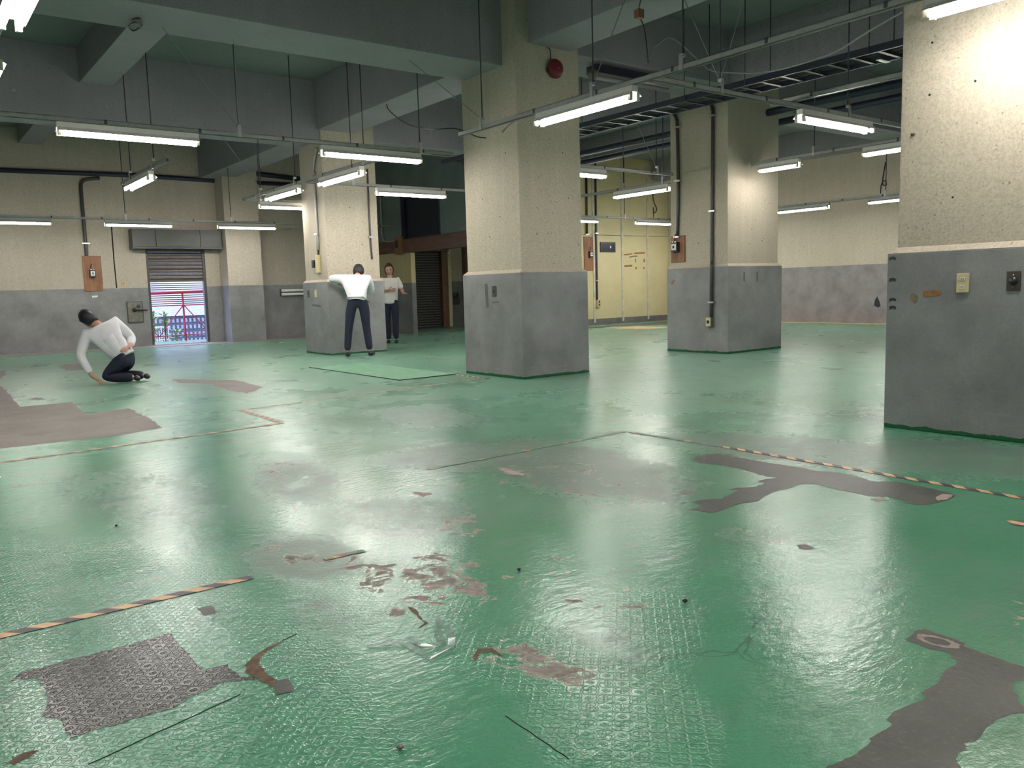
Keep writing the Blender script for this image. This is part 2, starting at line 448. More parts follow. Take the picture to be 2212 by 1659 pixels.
patch('bare_patch', [(1868,1048),(1885,1112),(2012,1086),(1970,1000),(1890,1015)], M_bare, scale=S1, off=Z1, jag=.0015, z=.0016)
patch('bare_patch', [(55,1575),(150,1510),(270,1482),(200,1535),(95,1585)], M_crumb, scale=S1, off=Z1)
S2 = 2212/812; Z2 = (1400, 860)
tag(patch('bare_patch', [(250,365),(290,340),(400,325),(560,355),(700,380),(880,405),(1000,430),(1120,440),(1200,455),(1330,490),(1490,495),(1600,520),(1740,550),(1810,570),(1780,595),(1640,630),(1510,622),(1525,605),(1400,580),(1300,580),(1240,560),(1100,535),(980,505),(900,505),(840,530),(760,545),(690,575),(640,610),(540,620),(440,655),(390,675),(240,660),(310,630),(260,612),(330,595),(420,595),(540,545),(480,540),(530,525),(620,525),(690,500),(640,490),(690,475),(760,470),(650,450),(560,420),(440,395),(330,385)], M_bare, scale=S2, off=Z2, jag=.006), 'long grey bare patch with a stepped side branch')
patch('bare_patch', [(180,552),(240,540),(285,550),(230,565)], M_bare_brown, scale=S2, off=Z2)
patch('bare_patch', [(875,865),(930,860),(985,885),(930,892),(890,885)], M_bare_brown, scale=S2, off=Z2)
patch('pale_spot', [(1690,590),(1740,565),(1800,570),(1770,595),(1710,605)], M_pale, scale=S2, off=Z2, z=.0014)
patch('pale_spot', [(1310,595),(1370,585),(1425,600),(1350,612)], M_pale, scale=S2, off=Z2, z=.0014)
S3 = 2212/612; Z3 = (1600, 1250)
tag(patch('bare_patch', [(1290,480),(1370,405),(1440,395),(1600,450),(1755,500),(1740,530),(1880,580),(2030,630),(2120,665),(2212,690),(2600,800),(2600,900),(2212,800),(2150,800),(2110,820),(2140,850),(2120,880),(2180,920),(2160,960),(2240,1010),(2290,1060),(2212,1050),(2100,1060),(2000,1100),(1920,1160),(1880,1220),(1830,1270),(1740,1280),(1760,1340),(1700,1350),(1680,1410),(1720,1478),(1800,1640),(300,1640),(660,1478),(850,1400),(1000,1290),(1015,1265),(1000,1250),(1180,1150),(1185,1130),(1140,1105),(1180,1060),(1260,1010),(1400,960),(1440,930),(1400,890),(1520,830),(1580,760),(1560,745),(1680,670),(1690,640),(1650,625),(1640,600),(1600,570),(1480,550),(1380,510)], M_bare, scale=S3, off=Z3, jag=.003, step=.012), 'broad dark grey bare patch with a square end')
def ring_patch(name, c, u, v, inner, mat, z):
    c0 = FZ(*c); uu = FZ(*u) - c0; vv = FZ(*v) - c0; bm = bmesh.new(); n = 40; a = []; b = []
    for k in range(n):
        t = 2*math.pi*k/n; w = 1 + random.uniform(-.10, .10); w2 = inner*(1 + random.uniform(-.12, .12))
        d = uu*math.cos(t) + vv*math.sin(t)
        a.append(bm.verts.new((c0.x+d.x*w, c0.y+d.y*w, z))); b.append(bm.verts.new((c0.x+d.x*w2, c0.y+d.y*w2, z)))
    for k in range(n): bm.faces.new((a[k], a[(k+1) % n], b[(k+1) % n], b[k]))
    return link(name, bm_mesh(name, bm), mat, FLOOR)
ring_patch('mortar_ring', (2025, 1386), (2068, 1391), (2005, 1372), .62, M_pale, .0014)
S4 = 2212/740; Z4 = (0, 740)
tag(patch('bare_patch', [(-200,250),(0,280),(45,310),(90,370),(130,415),(460,385),(545,455),(600,455),(830,425),(960,485),(1050,550),(760,600),(400,640),(0,685),(-300,730)], M_bare_brown, scale=S4, off=Z4, jag=.012, step=.06), 'wide brown bare patch with stepped edges')
patch('bare_patch', [(1110,235),(1540,245),(1700,290),(1600,330),(1480,310),(1350,265),(1150,260)], M_bare_brown, scale=S4, off=Z4, jag=.03, step=.08)
patch('bare_patch', [(180,365),(240,352),(300,365),(240,375)], M_bare, scale=S4, off=Z4, jag=.02, step=.06)
patch('bare_patch', [(370,155),(420,140),(560,140),(560,175),(430,180)], M_bare_brown, scale=S4, off=Z4, jag=.03, step=.08)
patch('bare_patch', [(-60,180),(40,185),(30,210),(0,235),(-60,240)], M_bare_brown, scale=S4, off=Z4, jag=.03, step=.08)
for pts_ in ([(885,1060),(905,1062),(935,1068),(912,1074)], [(1075,1012),(1090,1010),(1138,1026),(1100,1026)], [(1190,1045),(1260,1062),(1310,1075),(1240,1062)]):
    patch('bare_patch', pts_, M_pale, jag=.012)
patch('bare_patch', [(880,1310),(900,1318),(912,1340),(925,1345),(900,1362),(918,1345),(900,1330)], M_crumb, jag=.004, z=.0012)
patch('bare_patch', [(1020,1420),(1032,1402),(1062,1400),(1082,1414),(1086,1420),(1060,1408),(1036,1410),(1026,1430)], M_crumb, jag=.003, z=.0012)
for i_, (a_, b_) in enumerate([((190,1652),(520,1500)), ((1092,1547),(1230,1640)), ((610,1384),(640,1370))]):   # raised seams of the sheet
    p_, q_ = FZ(*a_), FZ(*b_)
    n_ = 14; pp = [p_.lerp(q_, k/n_) + Vector((random.uniform(-.0015,.0015), random.uniform(-.0015,.0015), .0002)) for k in range(n_+1)]
    tube('open_seam', pp, .0016, M_seal, FLOOR, 5)
# strips along the walls and patches by the partition
box('concrete_strip', (XL, 18.62, 0), (10.3, YF, .006), M_strip, FLOOR)
box('tan_strip', (17.78, -4, 0), (XR, 16.3, .006), M_tan, FLOOR)
patch('tan_patch', [(1322,708),(1360,705),(1425,706),(1445,708),(1400,711),(1340,711)], M_tan, jag=.05, step=.15, z=.002)
patch('dark_patch', [(1262,708),(1447,694),(1447,702),(1330,704),(1300,709)], M_bare, jag=.05, step=.15, z=.001)

# inset steel cover with dark joints
hp = [FZ(585, 785), FZ(862, 822), FZ(995, 806)]
ca, cb, cc = FZ(668, 794), FZ(862, 822), FZ(992, 808)
cov = struct(empty('floor_cover', (cb.x, cb.y, 0)), 'large square floor cover outlined by dark joints beside the middle pillar')
cd_ = ca + cc - cb
M_cover = bare_mat('cover_green_tread', (.105, .275, .165), (.155, .300, .195), True, .4, 3)
bm = bmesh.new(); bm.faces.new([bm.verts.new((p.x, p.y, .0008)) for p in (cb, cc, cd_, ca)]); link('cover_plate', bm_mesh('cover_plate', bm), M_cover, cov)
for p_, q_ in ((ca, cb), (cb, cc)):
    tube('joint', [p_ + Vector((0, 0, .002)), q_ + Vector((0, 0, .001))], .008, M_seal, cov, 6)

# ---- slab, walls
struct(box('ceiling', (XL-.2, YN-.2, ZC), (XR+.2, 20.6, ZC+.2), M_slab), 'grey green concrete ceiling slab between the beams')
DX0, DX1, DZ = 4.66, 5.93, 2.12
bm = bmesh.new()
add_box(bm, (XL, YF, 0), (DX0, YF+.2, ZC)); add_box(bm, (DX1, YF, 0), (10.45, YF+.2, ZC)); add_box(bm, (DX0, YF, DZ), (DX1, YF+.2, ZC))
WF = struct(link('wall_far', bm_mesh('wall_far', bm), M_far), 'far beige wall with a grey lower band and a shutter doorway')
struct(box('pilaster', (6.25, 18.75, 0), (7.05, YF, ZC), M_far, None, .01), 'shallow beige pilaster on the far wall right of the doorway')
tube('wall_joint', [FY(240, 480, YF-.004), FY(246, 560, YF-.004), FY(252, 622, YF-.004)], .012, M_seal, WF, 6)
WR = struct(box('wall_right', (XR, YN, 0), (XR+.2, 16.5, ZC), M_right), 'right beige wall with a grey lower band')
struct(box('wall_left', (XL-.2, YN, 0), (XL, YF, ZC), M_plain)); struct(box('wall_near', (XL, YN-.2, 0), (XR, YN, ZC), M_plain))
# painted partition with battens
YP = 16.35
WP = struct(empty('wall_back', (16, YP, 0)), 'cream panelled partition wall with pale battens and grey skirting')
bx_ = [FY(x, 600, YP).x for x in (1283, 1344.5, 1399, 1452)]
edges = [13.85] + bx_ + [XR]
zs_ = FY(1350, 509, YP).z
for a_, b_ in zip(edges, edges[1:]):
    box('panel', (a_+.004, YP, .0), (b_-.004, YP+.12, zs_-.006), M_part, WP)
    box('panel', (a_+.004, YP, zs_+.006), (b_-.004, YP+.12, ZC), M_part, WP)
box('panel_backing', (13.85, YP+.04, 0), (XR, YP+.16, ZC), M_seal, WP)
for x_ in bx_: box('batten', (x_-.035, YP-.02, .06), (x_+.035, YP+.01, ZC), M_batten, WP, .004)
struct(box('baseboard_back', (13.85, YP-.018, 0), (XR, YP, .16), M_skirt))
# recess behind the lintel
XW = 10.3
struct(box('wall_recess_right', (13.85, YP, 0), (14.0, 20.4, ZC), M_plain)); 
WB = struct(empty('wall_recess_back', (12, 20.3, 0)), 'dim recess wall behind the brown lintel')

M_recess = concrete('recess_wall_paint', (.50, .46, .33), band=1.3, bandcol=(.16, .17, .165), pit=.2)
box('wall_piece', (12.95, 20.2, 0), (13.85, 20.4, ZC), M_recess, WB)
box('wall_piece', (10.45, 20.25, 0), (12.95, 20.4, ZC), M_recess, WB)  # lower part added behind the slats to block daylight leaking through
box('wall_piece', (10.3, YF+.0, 0), (10.45, 20.4, ZC), M_recess, WB)
# upper wall over the lintel, with a dark opening
y0, y1 = FX(950, 460, XW).y, FX(866, 460, XW).y
zb, zt_ = 2.32, 3.35
WU = struct(empty('wall_recess_upper', (XW, 16, 2.3)), 'blue grey upper wall over the brown lintel with a dark window opening')
for a_, b2_ in (((XW, 14.0, zb), (XW+.12, y0, ZC)), ((XW, y1, zb), (XW+.12, YF, ZC)), ((XW, y0, zt_), (XW+.12, y1, ZC))):
    box('wall_piece', a_, b2_, M_bluewall, WU)
w1 = struct(empty('window_1', (XW, (y0+y1)/2, zb)), 'dark unlit window opening above the brown lintel')
box('pane', (XW+.07, y0, zb), (XW+.09, y1, zt_), M_darkpane, w1); 
for a_, b2_ in (((XW-.01, y0, zb), (XW+.1, y0+.05, zt_)), ((XW-.01, y1-.05, zb), (XW+.1, y1, zt_)), ((XW-.01, y0, zt_-.05), (XW+.1, y1, zt_)), ((XW-.01, y0, zb), (XW+.1, y1, zb+.03))):
    box('window_frame', a_, b2_, M_pipe, w1)
yj = FX(888, 580, XW).y
struct(box('lintel', (XW-.06, 14.05, 1.98), (XW+.14, yj+.25, 2.31), M_lintel, None, .006), 'long brown wooden lintel over the dark shutter recess')
struct(box('lintel', (XW-.02, yj+.25, 2.0), (XW+.14, YF, 2.27), M_lintel), 'short darker end of the brown lintel beside the pillar')
M_jamb = concrete('cream_jamb_wall', (.62, .54, .30), band=1.25, bandcol=(.17, .17, .165), pit=.1)
struct(box('wall_recess_side', (XW, yj, 0), (XW+.12, YF, 2.0), M_jamb), 'cream wall piece with grey lower band under the lintel')

# ---- pillars
def pillar(name, x0, x1, y0, y1, hb, label, inset=.045):
    p = struct(empty(name, ((x0+x1)/2, (y0+y1)/2, 0)), label)
    bm = bmesh.new(); add_box(bm, (x0+inset, y0+inset, hb), (x1-inset, y1-inset, ZC), .012)
    lo = [bm.verts.new(c) for c in ((x0+.003,y0+.003,hb+.001),(x1-.003,y0+.003,hb+.001),(x1-.003,y1-.003,hb+.001),(x0+.003,y1-.003,hb+.001))]
    i = inset-.003
    hi = [bm.verts.new(c) for c in ((x0+i,y0+i,hb+.04),(x1-i,y0+i,hb+.04),(x1-i,y1-i,hb+.04),(x0+i,y1-i,hb+.04))]
    for k in range(4): bm.faces.new((lo[k], lo[(k+1)%4], hi[(k+1)%4], hi[k]))
    link('shaft', bm_mesh('shaft', bm), M_pillar, p)
    link('painted_base', bm_mesh('painted_base', add_box(bmesh.new(), (x0, y0, 0), (x1, y1, hb), .008)), M_dado, p)
    return p
PC = pillar('pillar', 5.69, 6.70, 7.29, 8.45, 1.205, 'beige pillar with grey painted base and a red bell, in the middle of the hall')
P3 = pillar('pillar', 9.66, 10.95, 7.55, 8.71, 1.262, 'beige pillar with two dark conduits and a floor level outlet box')
PR = pillar('pillar', 5.43, 6.60, 1.72, 2.92, 1.185, 'large near pillar with a cream double outlet on its grey base')
P1 = pillar('pillar', 5.92, 6.99, 12.85, 13.85, 1.235, 'beige pillar with cream switch box behind the bending person')
P2 = pillar('pillar', 9.75, 10.75, 13.0, 14.05, 1.24, 'pillar holding the end of the brown lintel, behind the middle pillar')

def tie_holes(p, pts, plane, axis):
    for x, y in pts:
        c = FX(x, y, plane) if axis == 'x' else FY(x, y, plane)
        n = Vector((-1, 0, 0)) if axis == 'x' else Vector((0, -1, 0))
        disc('tie_hole', c, n, .0075, .002, M_seal, p, 9)
tie_holes(PC, [(1080, 468), (1058, 512), (1092, 330), (1043, 430)], 5.735, 'x'); tie_holes(PC, [(1215, 330), (1228, 428), (1160, 505)], 7.335, 'y')
tie_holes(P3, [(1471, 575), (1520, 573), (1509, 525)], 9.705, 'x'); tie_holes(P3, [(1624, 495), (1618, 527), (1646, 520)], 7.595, 'y')
tie_holes(P1, [(755, 448), (739, 530), (782, 528)], 12.895, 'y'); tie_holes(PR, [(2014, 92), (2008, 205), (2107, 175), (2058, 426)], 5.475, 'x')

# ---- beams
BE = 'concrete beam'
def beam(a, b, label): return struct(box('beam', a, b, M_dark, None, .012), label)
beam((XL, 7.58, 3.50), (5.745, 8.34, ZC), 'deep near ceiling beam running into the middle pillar')
beam((6.645, 7.58, 3.78), (9.715, 8.34, ZC), 'ceiling beam between the middle pillar and the conduit pillar')
beam((10.895, 7.7, 3.6), (17.5, 8.4, ZC), 'ceiling beam from the conduit pillar to the right wall')
beam((XL, 12.92, 3.55), (5.975, 13.67, ZC), 'deep ceiling beam running into the pillar with the switch box')
beam((6.935, 12.92, 3.6), (9.8, 13.67, ZC), 'ceiling beam behind the middle pillar')
beam((5.92, 8.395, 3.71), (6.58, 12.905, ZC), 'ceiling girder between the middle pillar and the switch box pillar')
beam((5.92, 2.865, 3.71), (6.53, 7.345, ZC), 'ceiling girder over the red bell towards the near pillar')
beam((5.92, 13.8, 3.71), (6.58, YF, ZC), 'ceiling girder from the switch box pillar to the far wall')
beam((9.72, -4.9, 3.78), (10.4, 7.6, ZC), 'ceiling girder above the cable tray')
beam((9.85, 8.66, 3.75), (10.5, 13.05, ZC), 'ceiling girder behind the conduit pillar')
beam((17.5, -4.9, 3.95), (XR, 16.3, ZC), 'ceiling beam along the right wall')
beam((2.43, 8.34, 4.03), (2.85, 12.92, ZC), 'ceiling joist between the two deep beams')
beam((2.43, 13.67, 4.2), (2.85, YF, ZC), 'ceiling joist by the far wall')
beam((2.43, 2.8, 4.03), (2.85, 7.58, ZC), 'near ceiling joist overhead')
beam((XL, 2.0, 3.5), (5.485, 2.75, ZC), 'ceiling beam overhead beside the near pillar')
beam((13.6, 8.4, 4.05), (14.0, 16.3, ZC), 'ceiling joist before the partition')

# ================================================================== SHUTTER DOORWAY AND OUTSIDE
door = struct(empty('door_1', (5.3, YF, 0)), 'half raised roller shutter doorway with daylight outside')
zs = FY(380, 604, YF).z
nsl = 9; h_ = (DZ+.02-zs)/nsl
def slat_mesh(name, L_, h, d=.018):
    bm = bmesh.new(); prof = [(0, 0), (-d*.9, h*.22), (-d, h*.5), (-d*.7, h*.8), (0, h*.97), (.012, h*.97), (.012, 0)]
    A = [bm.verts.new((0, y, z)) for y, z in prof]; B = [bm.verts.new((L_, y, z)) for y, z in prof]
    for k in range(len(prof)): bm.faces.new((A[k], A[(k+1) % len(prof)], B[(k+1) % len(prof)], B[k]))
    bm.faces.new(list(reversed(A))); bm.faces.new(B)
    return bm_mesh(name, bm)
sm = slat_mesh('slat', DX1-DX0-.10, h_); sm.materials.append(M_shut)
for i in range(nsl):
    o = link('slat', sm, None, door); o.location = (DX0+.05, YF+.07, zs + i*h_)
box('bottom_bar', (DX0+.04, YF+.04, zs-.05), (DX1-.04, YF+.10, zs), M_shut, door)
for x_ in (DX0, DX1-.055): box('guide_rail', (x_, YF+.03, 0), (x_+.055, YF+.13, DZ), M_box, door)
hb_ = struct(empty('shutter_box', (5.3, YF, 2.1)), 'grey steel roller shutter housing above the doorway')
bxs = [4.335, 4.335+.48, 4.335+1.42, 6.235]
for a_, b2_ in zip(bxs, bxs[1:]): box('cover_panel', (a_+.004, YF-.34, 2.155), (b2_-.004, YF-.02, 2.53), M_box, hb_, .006)
box('bottom_lip', (4.335, YF-.35, 2.115), (6.235, YF-.01, 2.152), M_box, hb_)
struct(box('door_sill', (DX0-.1, YF-.02, 0), (DX1+.1, YF+.3, .02), M_strip), 'pale concrete door sill under the shutter')

# outside
struct(box('ground', (-2, YF+.2, -.35), (14, 34, -.3), plain('outdoor_paving', (.45, .45, .45), .8)), 'paved ground outside the doorway')
YB = 25.0
bl = tag(empty('neighbour_building', (7, YB, -.3)), 'pale building with louvres and dark tiled base seen through the doorway', 'building')
M_lou = plain('white_louvre', (.82, .84, .90), .5, 0, .03); M_loub = plain('louvre_blue_backing', (.40, .46, .66), .8)  # light blue wall behind the slats
M_bandc = plain('pale_concrete_band', (.62, .64, .70), .8)
def tile_mat():
    b = NB('dark_facade_tiles')
    t = b.n('ShaderNodeTexBrick'); b.L(b.mapv(b.n('ShaderNodeTexCoord').outputs['Generated'], (60, 1, 1)), t.inputs['Vector'])
    cx = b.n('ShaderNodeCombineXYZ'); s = b.sep(b.pos); b.L(s[0], cx.inputs[0]); b.L(s[2], cx.inputs[1])
    b.L(cx.outputs[0], t.inputs['Vector']); t.inputs['Scale'].default_value = 5.2
    t.inputs['Color1'].default_value = (.045, .055, .10, 1); t.inputs['Color2'].default_value = (.07, .08, .13, 1); t.inputs['Mortar'].default_value = (.16, .18, .24, 1); t.inputs['Mortar Size'].default_value = .03
    return b.fin(t.outputs['Color'], .5)
M_ftile = tile_mat(); M_ltile = plain('light_facade_tile', (.34, .36, .44), .5)
zA, zB_, zT = FY(390, 682, YB).z, FY(390, 660, YB).z, FY(390, 560, YB).z
box('tiled_base', (3.0, YB, -.3), (12, YB+.3, zA), M_ftile, bl)
box('concrete_band', (3.0, YB-.06, zA), (12, YB+.3, zB_), M_bandc, bl)
box('louvre_backing', (3.0, YB+.1, zB_), (12, YB+.3, zT+1.5), M_loub, bl)
npz = (FY(390, 604, YB).z - zB_)/13
lm = bm_mesh('louvre_slat', add_box(bmesh.new(), (3.0, YB-.02, 0), (12, YB+.08, npz*.52))); lm.materials.append(M_lou)
for i in range(26):
    o = link('louvre_slat', lm, None, bl); o.location = (0, 0, 0); o.delta_location = (0, 0, zB_+.02+i*npz)
lt = bm_mesh('light_tile', add_box(bmesh.new(), (0, YB-.02, 0), (.06, YB, .11))); lt.materials.append(M_ltile)
for row in (692, 706, 722, 735):
    z_ = FY(400, row, YB).z
    for i in range(24):
        x_ = 5.3 + i*.12
        o = link('light_tile', lt, None, bl); o.delta_location = (x_, 0, z_-.05)
# red bracing
YRl = 20.9
fr = tag(empty('red_brace_frame', (5.6, YRl, -.3)), 'red tubular brace frame standing just outside the doorway', 'railing')
P_ = lambda x, y: FY(x, y, YRl)
tube('top_rail', [P_(312, 635), P_(455, 628)], .035, M_redpipe, fr)
for a_, b2_ in (((312,649),(455,645)), ((312,662),(455,657)), ((312,729),(455,720))): tube('rail', [P_(*a_), P_(*b2_)], .014, M_redpipe, fr)
tube('post', [P_(393.5, 632), P_(405, 765)], .024, M_redpipe, fr)
for a_, b2_ in (((395,660),(344,728)), ((398,660),(449,714)), ((344,728),(318,700))): tube('diagonal_brace', [P_(*a_), P_(*b2_)], .012, M_redpipe, fr)
# fence and plants
fe = tag(empty('metal_fence', (5.0, 22.6, -.3)), 'low white metal fence behind the plants outside the doorway', 'fence')
Pf = lambda x, y: FY(x, y, 22.6)
tube('rail', [Pf(326, 708), Pf(366, 706)], .02, M_lou, fe); tube('rail', [Pf(326, 735), Pf(366, 733)], .015, M_lou, fe)
for k in range(8): tube('bar', [Pf(328+k*5, 708), Pf(331+k*5, 745)], .011, M_lou, fe)
M_leaf = plain('bright_leaf', (.20, .42, .10), .5, 0, .35, 8)
def bush(name, c, h, n, label, spread=.22):
    t = tag(empty(name, (c.x, c.y, -.3)), label, 'plant')
    bm = bmesh.new(); bs = bmesh.new()
    for i in range(n):
        a = random.uniform(0, 6.28); r = spread*random.random(); z = random.uniform(.1, 1)*h
        p = Vector((c.x+r*math.cos(a), c.y+r*math.sin(a), -.3+z)); d = Vector((math.cos(a), math.sin(a), random.uniform(-.2, .9))).normalized(); l = random.uniform(.10, .18)
        s_ = d.cross(Vector((0, 0, 1))).normalized()*l*.28
        q = [p, p+d*l*.5+s_, p+d*l, p+d*l*.5-s_]
        bm.faces.new([bm.verts.new(v) for v in q])
    for i in range(5): add_tube(bs, [(c.x, c.y, -.3), (c.x+random.uniform(-1,1)*spread*.7, c.y+random.uniform(-1,1)*spread*.7, -.3+h*.9)], .009, 5)
    tag(link('leaves', bm_mesh('leaves', bm), M_leaf, t), kind='stuff'); link('stem', bm_mesh('stem', bs), M_post, t)
bush('leafy_plant', FY(331, 715, 21.6), 1.15, 70, 'tallest leafy plant at the edge of the doorway', .08)
bush('leafy_plant', FY(356, 715, 21.6), 1.05, 70, 'leafy plant in front of the white fence outside', .07)
bush('leafy_plant', FY(382, 735, 21.5), .55, 50, 'short leafy plant beside the red post outside', .12)

# ================================================================== RECESS SHUTTER
rs = struct(empty('door_2', (11.8, 20.2, 0)), 'dark closed roller shutter in the recess under the lintel')
n2 = 30; hh = 2.2/n2
sm2 = slat_mesh('slat', 2.35, hh, .03); sm2.materials.append(M_shut2)
for i in range(n2):
    o = link('slat', sm2, None, rs); o.location = (10.5, 20.2, i*hh)
box('shutter_head', (10.45, 19.9, 2.15), (12.95, 20.2, 2.5), M_lintel, rs)
xp = FY(959, 620, 20.1).x
struct(box('door_post', (xp-.09, 20.03, 0), (xp+.09, 20.19, 2.3), M_post, None, .006), 'brown wooden post beside the recess shutter')
xp2 = FY(970, 620, 20.15).x
struct(box('door_post', (xp2-.06, 20.08, 0), (xp2+.05, 20.19, 2.3), M_part, None, .005), 'thin cream post next to the brown wooden post')
xp3 = FY(1008, 620, 20.1).x
struct(box('door_post', (xp3-.08, 20.0, 0), (xp3+.10, 20.19, 2.3), M_post, None, .006), 'brown wooden post half hidden by the middle pillar')
def hatch(c, w, h, n, mat, label, lever=0):
    """flush metal plate with a latch; c centre on wall, n axis it faces"""
    t = tag(empty('wall_hatch', c), label, 'hatch')
    if n == 'y':
        box('plate', (c.x-w/2, c.y-.02, c.z-h/2), (c.x+w/2, c.y, c.z+h/2), mat, t, .003)
        for s in (-1, 1):
            box('frame_edge', (c.x+s*w/2-.008, c.y-.028, c.z-h/2), (c.x+s*w/2+.008, c.y, c.z+h/2), M_greyplate, t)
            box('frame_edge', (c.x-w/2, c.y-.028, c.z+s*h/2-.008), (c.x+w/2, c.y, c.z+s*h/2+.008), M_greyplate, t)
        disc('latch_boss', (c.x-.02+lever*.0, c.y-.02, c.z+.05), (0, -1, 0), .045, .04, M_black, t, 12)
        if lever: tube('lever', [(c.x-.02, c.y-.06, c.z+.05), (c.x+.24, c.y-.07, c.z+.035)], .018, M_black, t); disc('round_mark', (c.x+.07, c.y-.02, c.z+.12), (0, -1, 0), .04, .004, M_greyplate, t, 12)
        else: tube('lever', [(c.x-.02, c.y-.06, c.z+.05), (c.x+.03, c.y-.07, c.z+.16)], .014, M_black, t)
    return t
hatch(FY(985, 645, 20.2), .19, .34, 'y', M_greyplate, 'small grey hatch plate on the recess wall between brown posts')
hatch(FY(292, 674, YF), .31, .44, 'y', M_oldplate, 'olive hatch plate with black lever on far wall beside the doorway', 1)
tube_c = tag(tube('loose_wire', smooth_pts([FY(966,548,20.0), FY(975,556,20.0), FY(990,560,20.0), FY(1004,556,20.0)]), .006, M_cable, None, 5), 'thin loose wire sagging across the recess wall', 'wire')

# ================================================================== RAILS AND LAMPS
ZR = 2.665; RH = .045; RW = .040; ZL = ZR - RH/2
def rail(axis, fix, a, b, label, hang, z=ZR, zt=None, brace=()):
    p0 = Vector((a, fix, z)) if axis == 'x' else Vector((fix, a, z)); p1 = Vector((b, fix, z)) if axis == 'x' else Vector((fix, b, z))
    t = tag(empty('lighting_rail', (p0+p1)/2), label, 'rail', 'hanging lighting rails')
    ex = Vector((1, 0, 0)) if axis == 'x' else Vector((0, 1, 0)); sd = Vector((0, 1, 0)) if axis == 'x' else Vector((1, 0, 0))
    bm = bmesh.new()
    w, h = RW/2, RH/2
    for lo, hi in (((-w, -h), (-w+.004, h)), ((w-.004, -h), (w, h)), ((-w, h-.004), (w, h)), ((-w, -h), (-w*.4, -h+.004)), ((w*.4, -h), (w, -h+.004))):
        add_box(bm, p0 + sd*lo[0] + Vector((0, 0, lo[1])), p1 + sd*hi[0] + Vector((0, 0, hi[1])))
    link('channel', bm_mesh('channel', bm), M_rail, t)
    L_ = (p1-p0).length; n = max(1, int(L_/.85))
    cm = bm_mesh('clip', add_box(bmesh.new(), -ex*.012 - sd*(w+.003) - Vector((0, 0, h*.55)), ex*.012 + sd*(w+.003) + Vector((0, 0, h+.004)))); cm.materials.append(M_greyplate)
    for k in range(n):
        o = link('clip', cm, None, t); o.delta_location = p0 + ex*(L_*(k+.5)/n)
    for s in hang:
        c = p0 + ex*(s-a)
        top = zt if zt else ZC
        br = bmesh.new(); add_box(br, c - ex*.018 - sd*(w+.008) + Vector((0, 0, -h)), c + ex*.018 - sd*(w+.002) + Vector((0, 0, .10)))
        add_box(br, c - ex*.016 - sd*.03 + Vector((0, 0, .075)), c + ex*.016 + sd*.012 + Vector((0, 0, .10)))
        hb2 = link('hanger_bracket', bm_mesh('hanger_bracket', br), M_steel, t)
        tube('hanger_rod', [c + Vector((0, 0, .09)), Vector((c.x, c.y, top))], .007, M_rod, hb2, 6)
    for s, tgt in brace:
        c = p0 + ex*(s-a) + Vector((0, 0, .08))
        tube('brace_wire', [c, Vector(tgt)], .0045, M_cable, t, 5)
    return t
rail('x', 8.53, -5.5, 5.66, 'long rail with two lamps beneath the deep near beam, before the middle pillar', [-2.2, .4, 3.05, 5.2], zt=4.5, brace=((3.05, FZ(350, 58, 3.5)), (3.05, FZ(505, 85, 3.5))))
rail('x', 8.53, 6.76, 9.6, 'short rail between the middle pillar and the conduit pillar', [7.7, 9.25], brace=((9.25, (8.7, 9.0, 4.4)),))
rail('y', 5.02, -4.5, 7.42, 'rail ending in mid air before the middle pillar', [1.3, 4.35, 5.35, 7.0], zt=4.5, brace=((7.0, FZ(884, 130, 3.5)), (5.35, (5.6, 5.0, 4.4))))
rail('y', 5.02, 8.56, 13.95, 'rail with two lamps to the left of the switch box pillar', [9.6, 11.8, 13.2], brace=((13.2, (4.3, 13.0, 3.6)),))
rail('x', 4.70, 5.05, 10.0, 'cross rail branching from the rail end towards the near pillar', [5.9, 7.9, 9.4], brace=((5.9, (5.7, 5.4, 4.4)), (5.9, (6.2, 4.3, 4.4))))
rail('y', FZ(1685, 232, ZR).x, -.4, FZ(1685, 232, ZR).y+.1, 'lampless rail seen above the cross rail lamp', [3.6, 1.4], z=ZR+RH+.002)
rail('x', 11.5, 5.05, 9.7, 'rail with one lamp between the switch box pillar and middle pillar', [5.8, 7.9, 9.5])
rail('y', 10.13, -2, 7.5, 'rail in front of the conduit pillar towards the near pillar', [2.0, 4.6, 6.5], z=ZR+RH+.002)
rail('y', 10.24, 8.78, 12.9, 'rail leaving the back of the conduit pillar', [9.3, 10.2, 12])
rail('y', 16.05, 4, 13.5, 'farthest rail along the right wall', [6, 8.7, 11.6])
rail('x', 14.42, 10.8, 17.9, 'rail along the cream partition', [12.2, 14.5, 17])
rail('y', .70, -4, 8.48, 'rail overhead at the upper left edge', [.2, 3.1, 6.05])
rail('y', 2.84, 10.4, 12.75, 'short rail holding a single lamp near the far wall', [11.0, 12.2])
ZG = 2.595; YG = 17.5
rail('x', YG, -5.5, 9.9, 'long rail with three lamps along the far wall', [.5, FZ(308, 478, 2.45).x, FZ(552, 483, 2.45).x, 8.3], z=ZG)
rail('x', 14.0, 5.0, 6.9, 'short rail behind the switch box pillar', [5.3, 6.6])

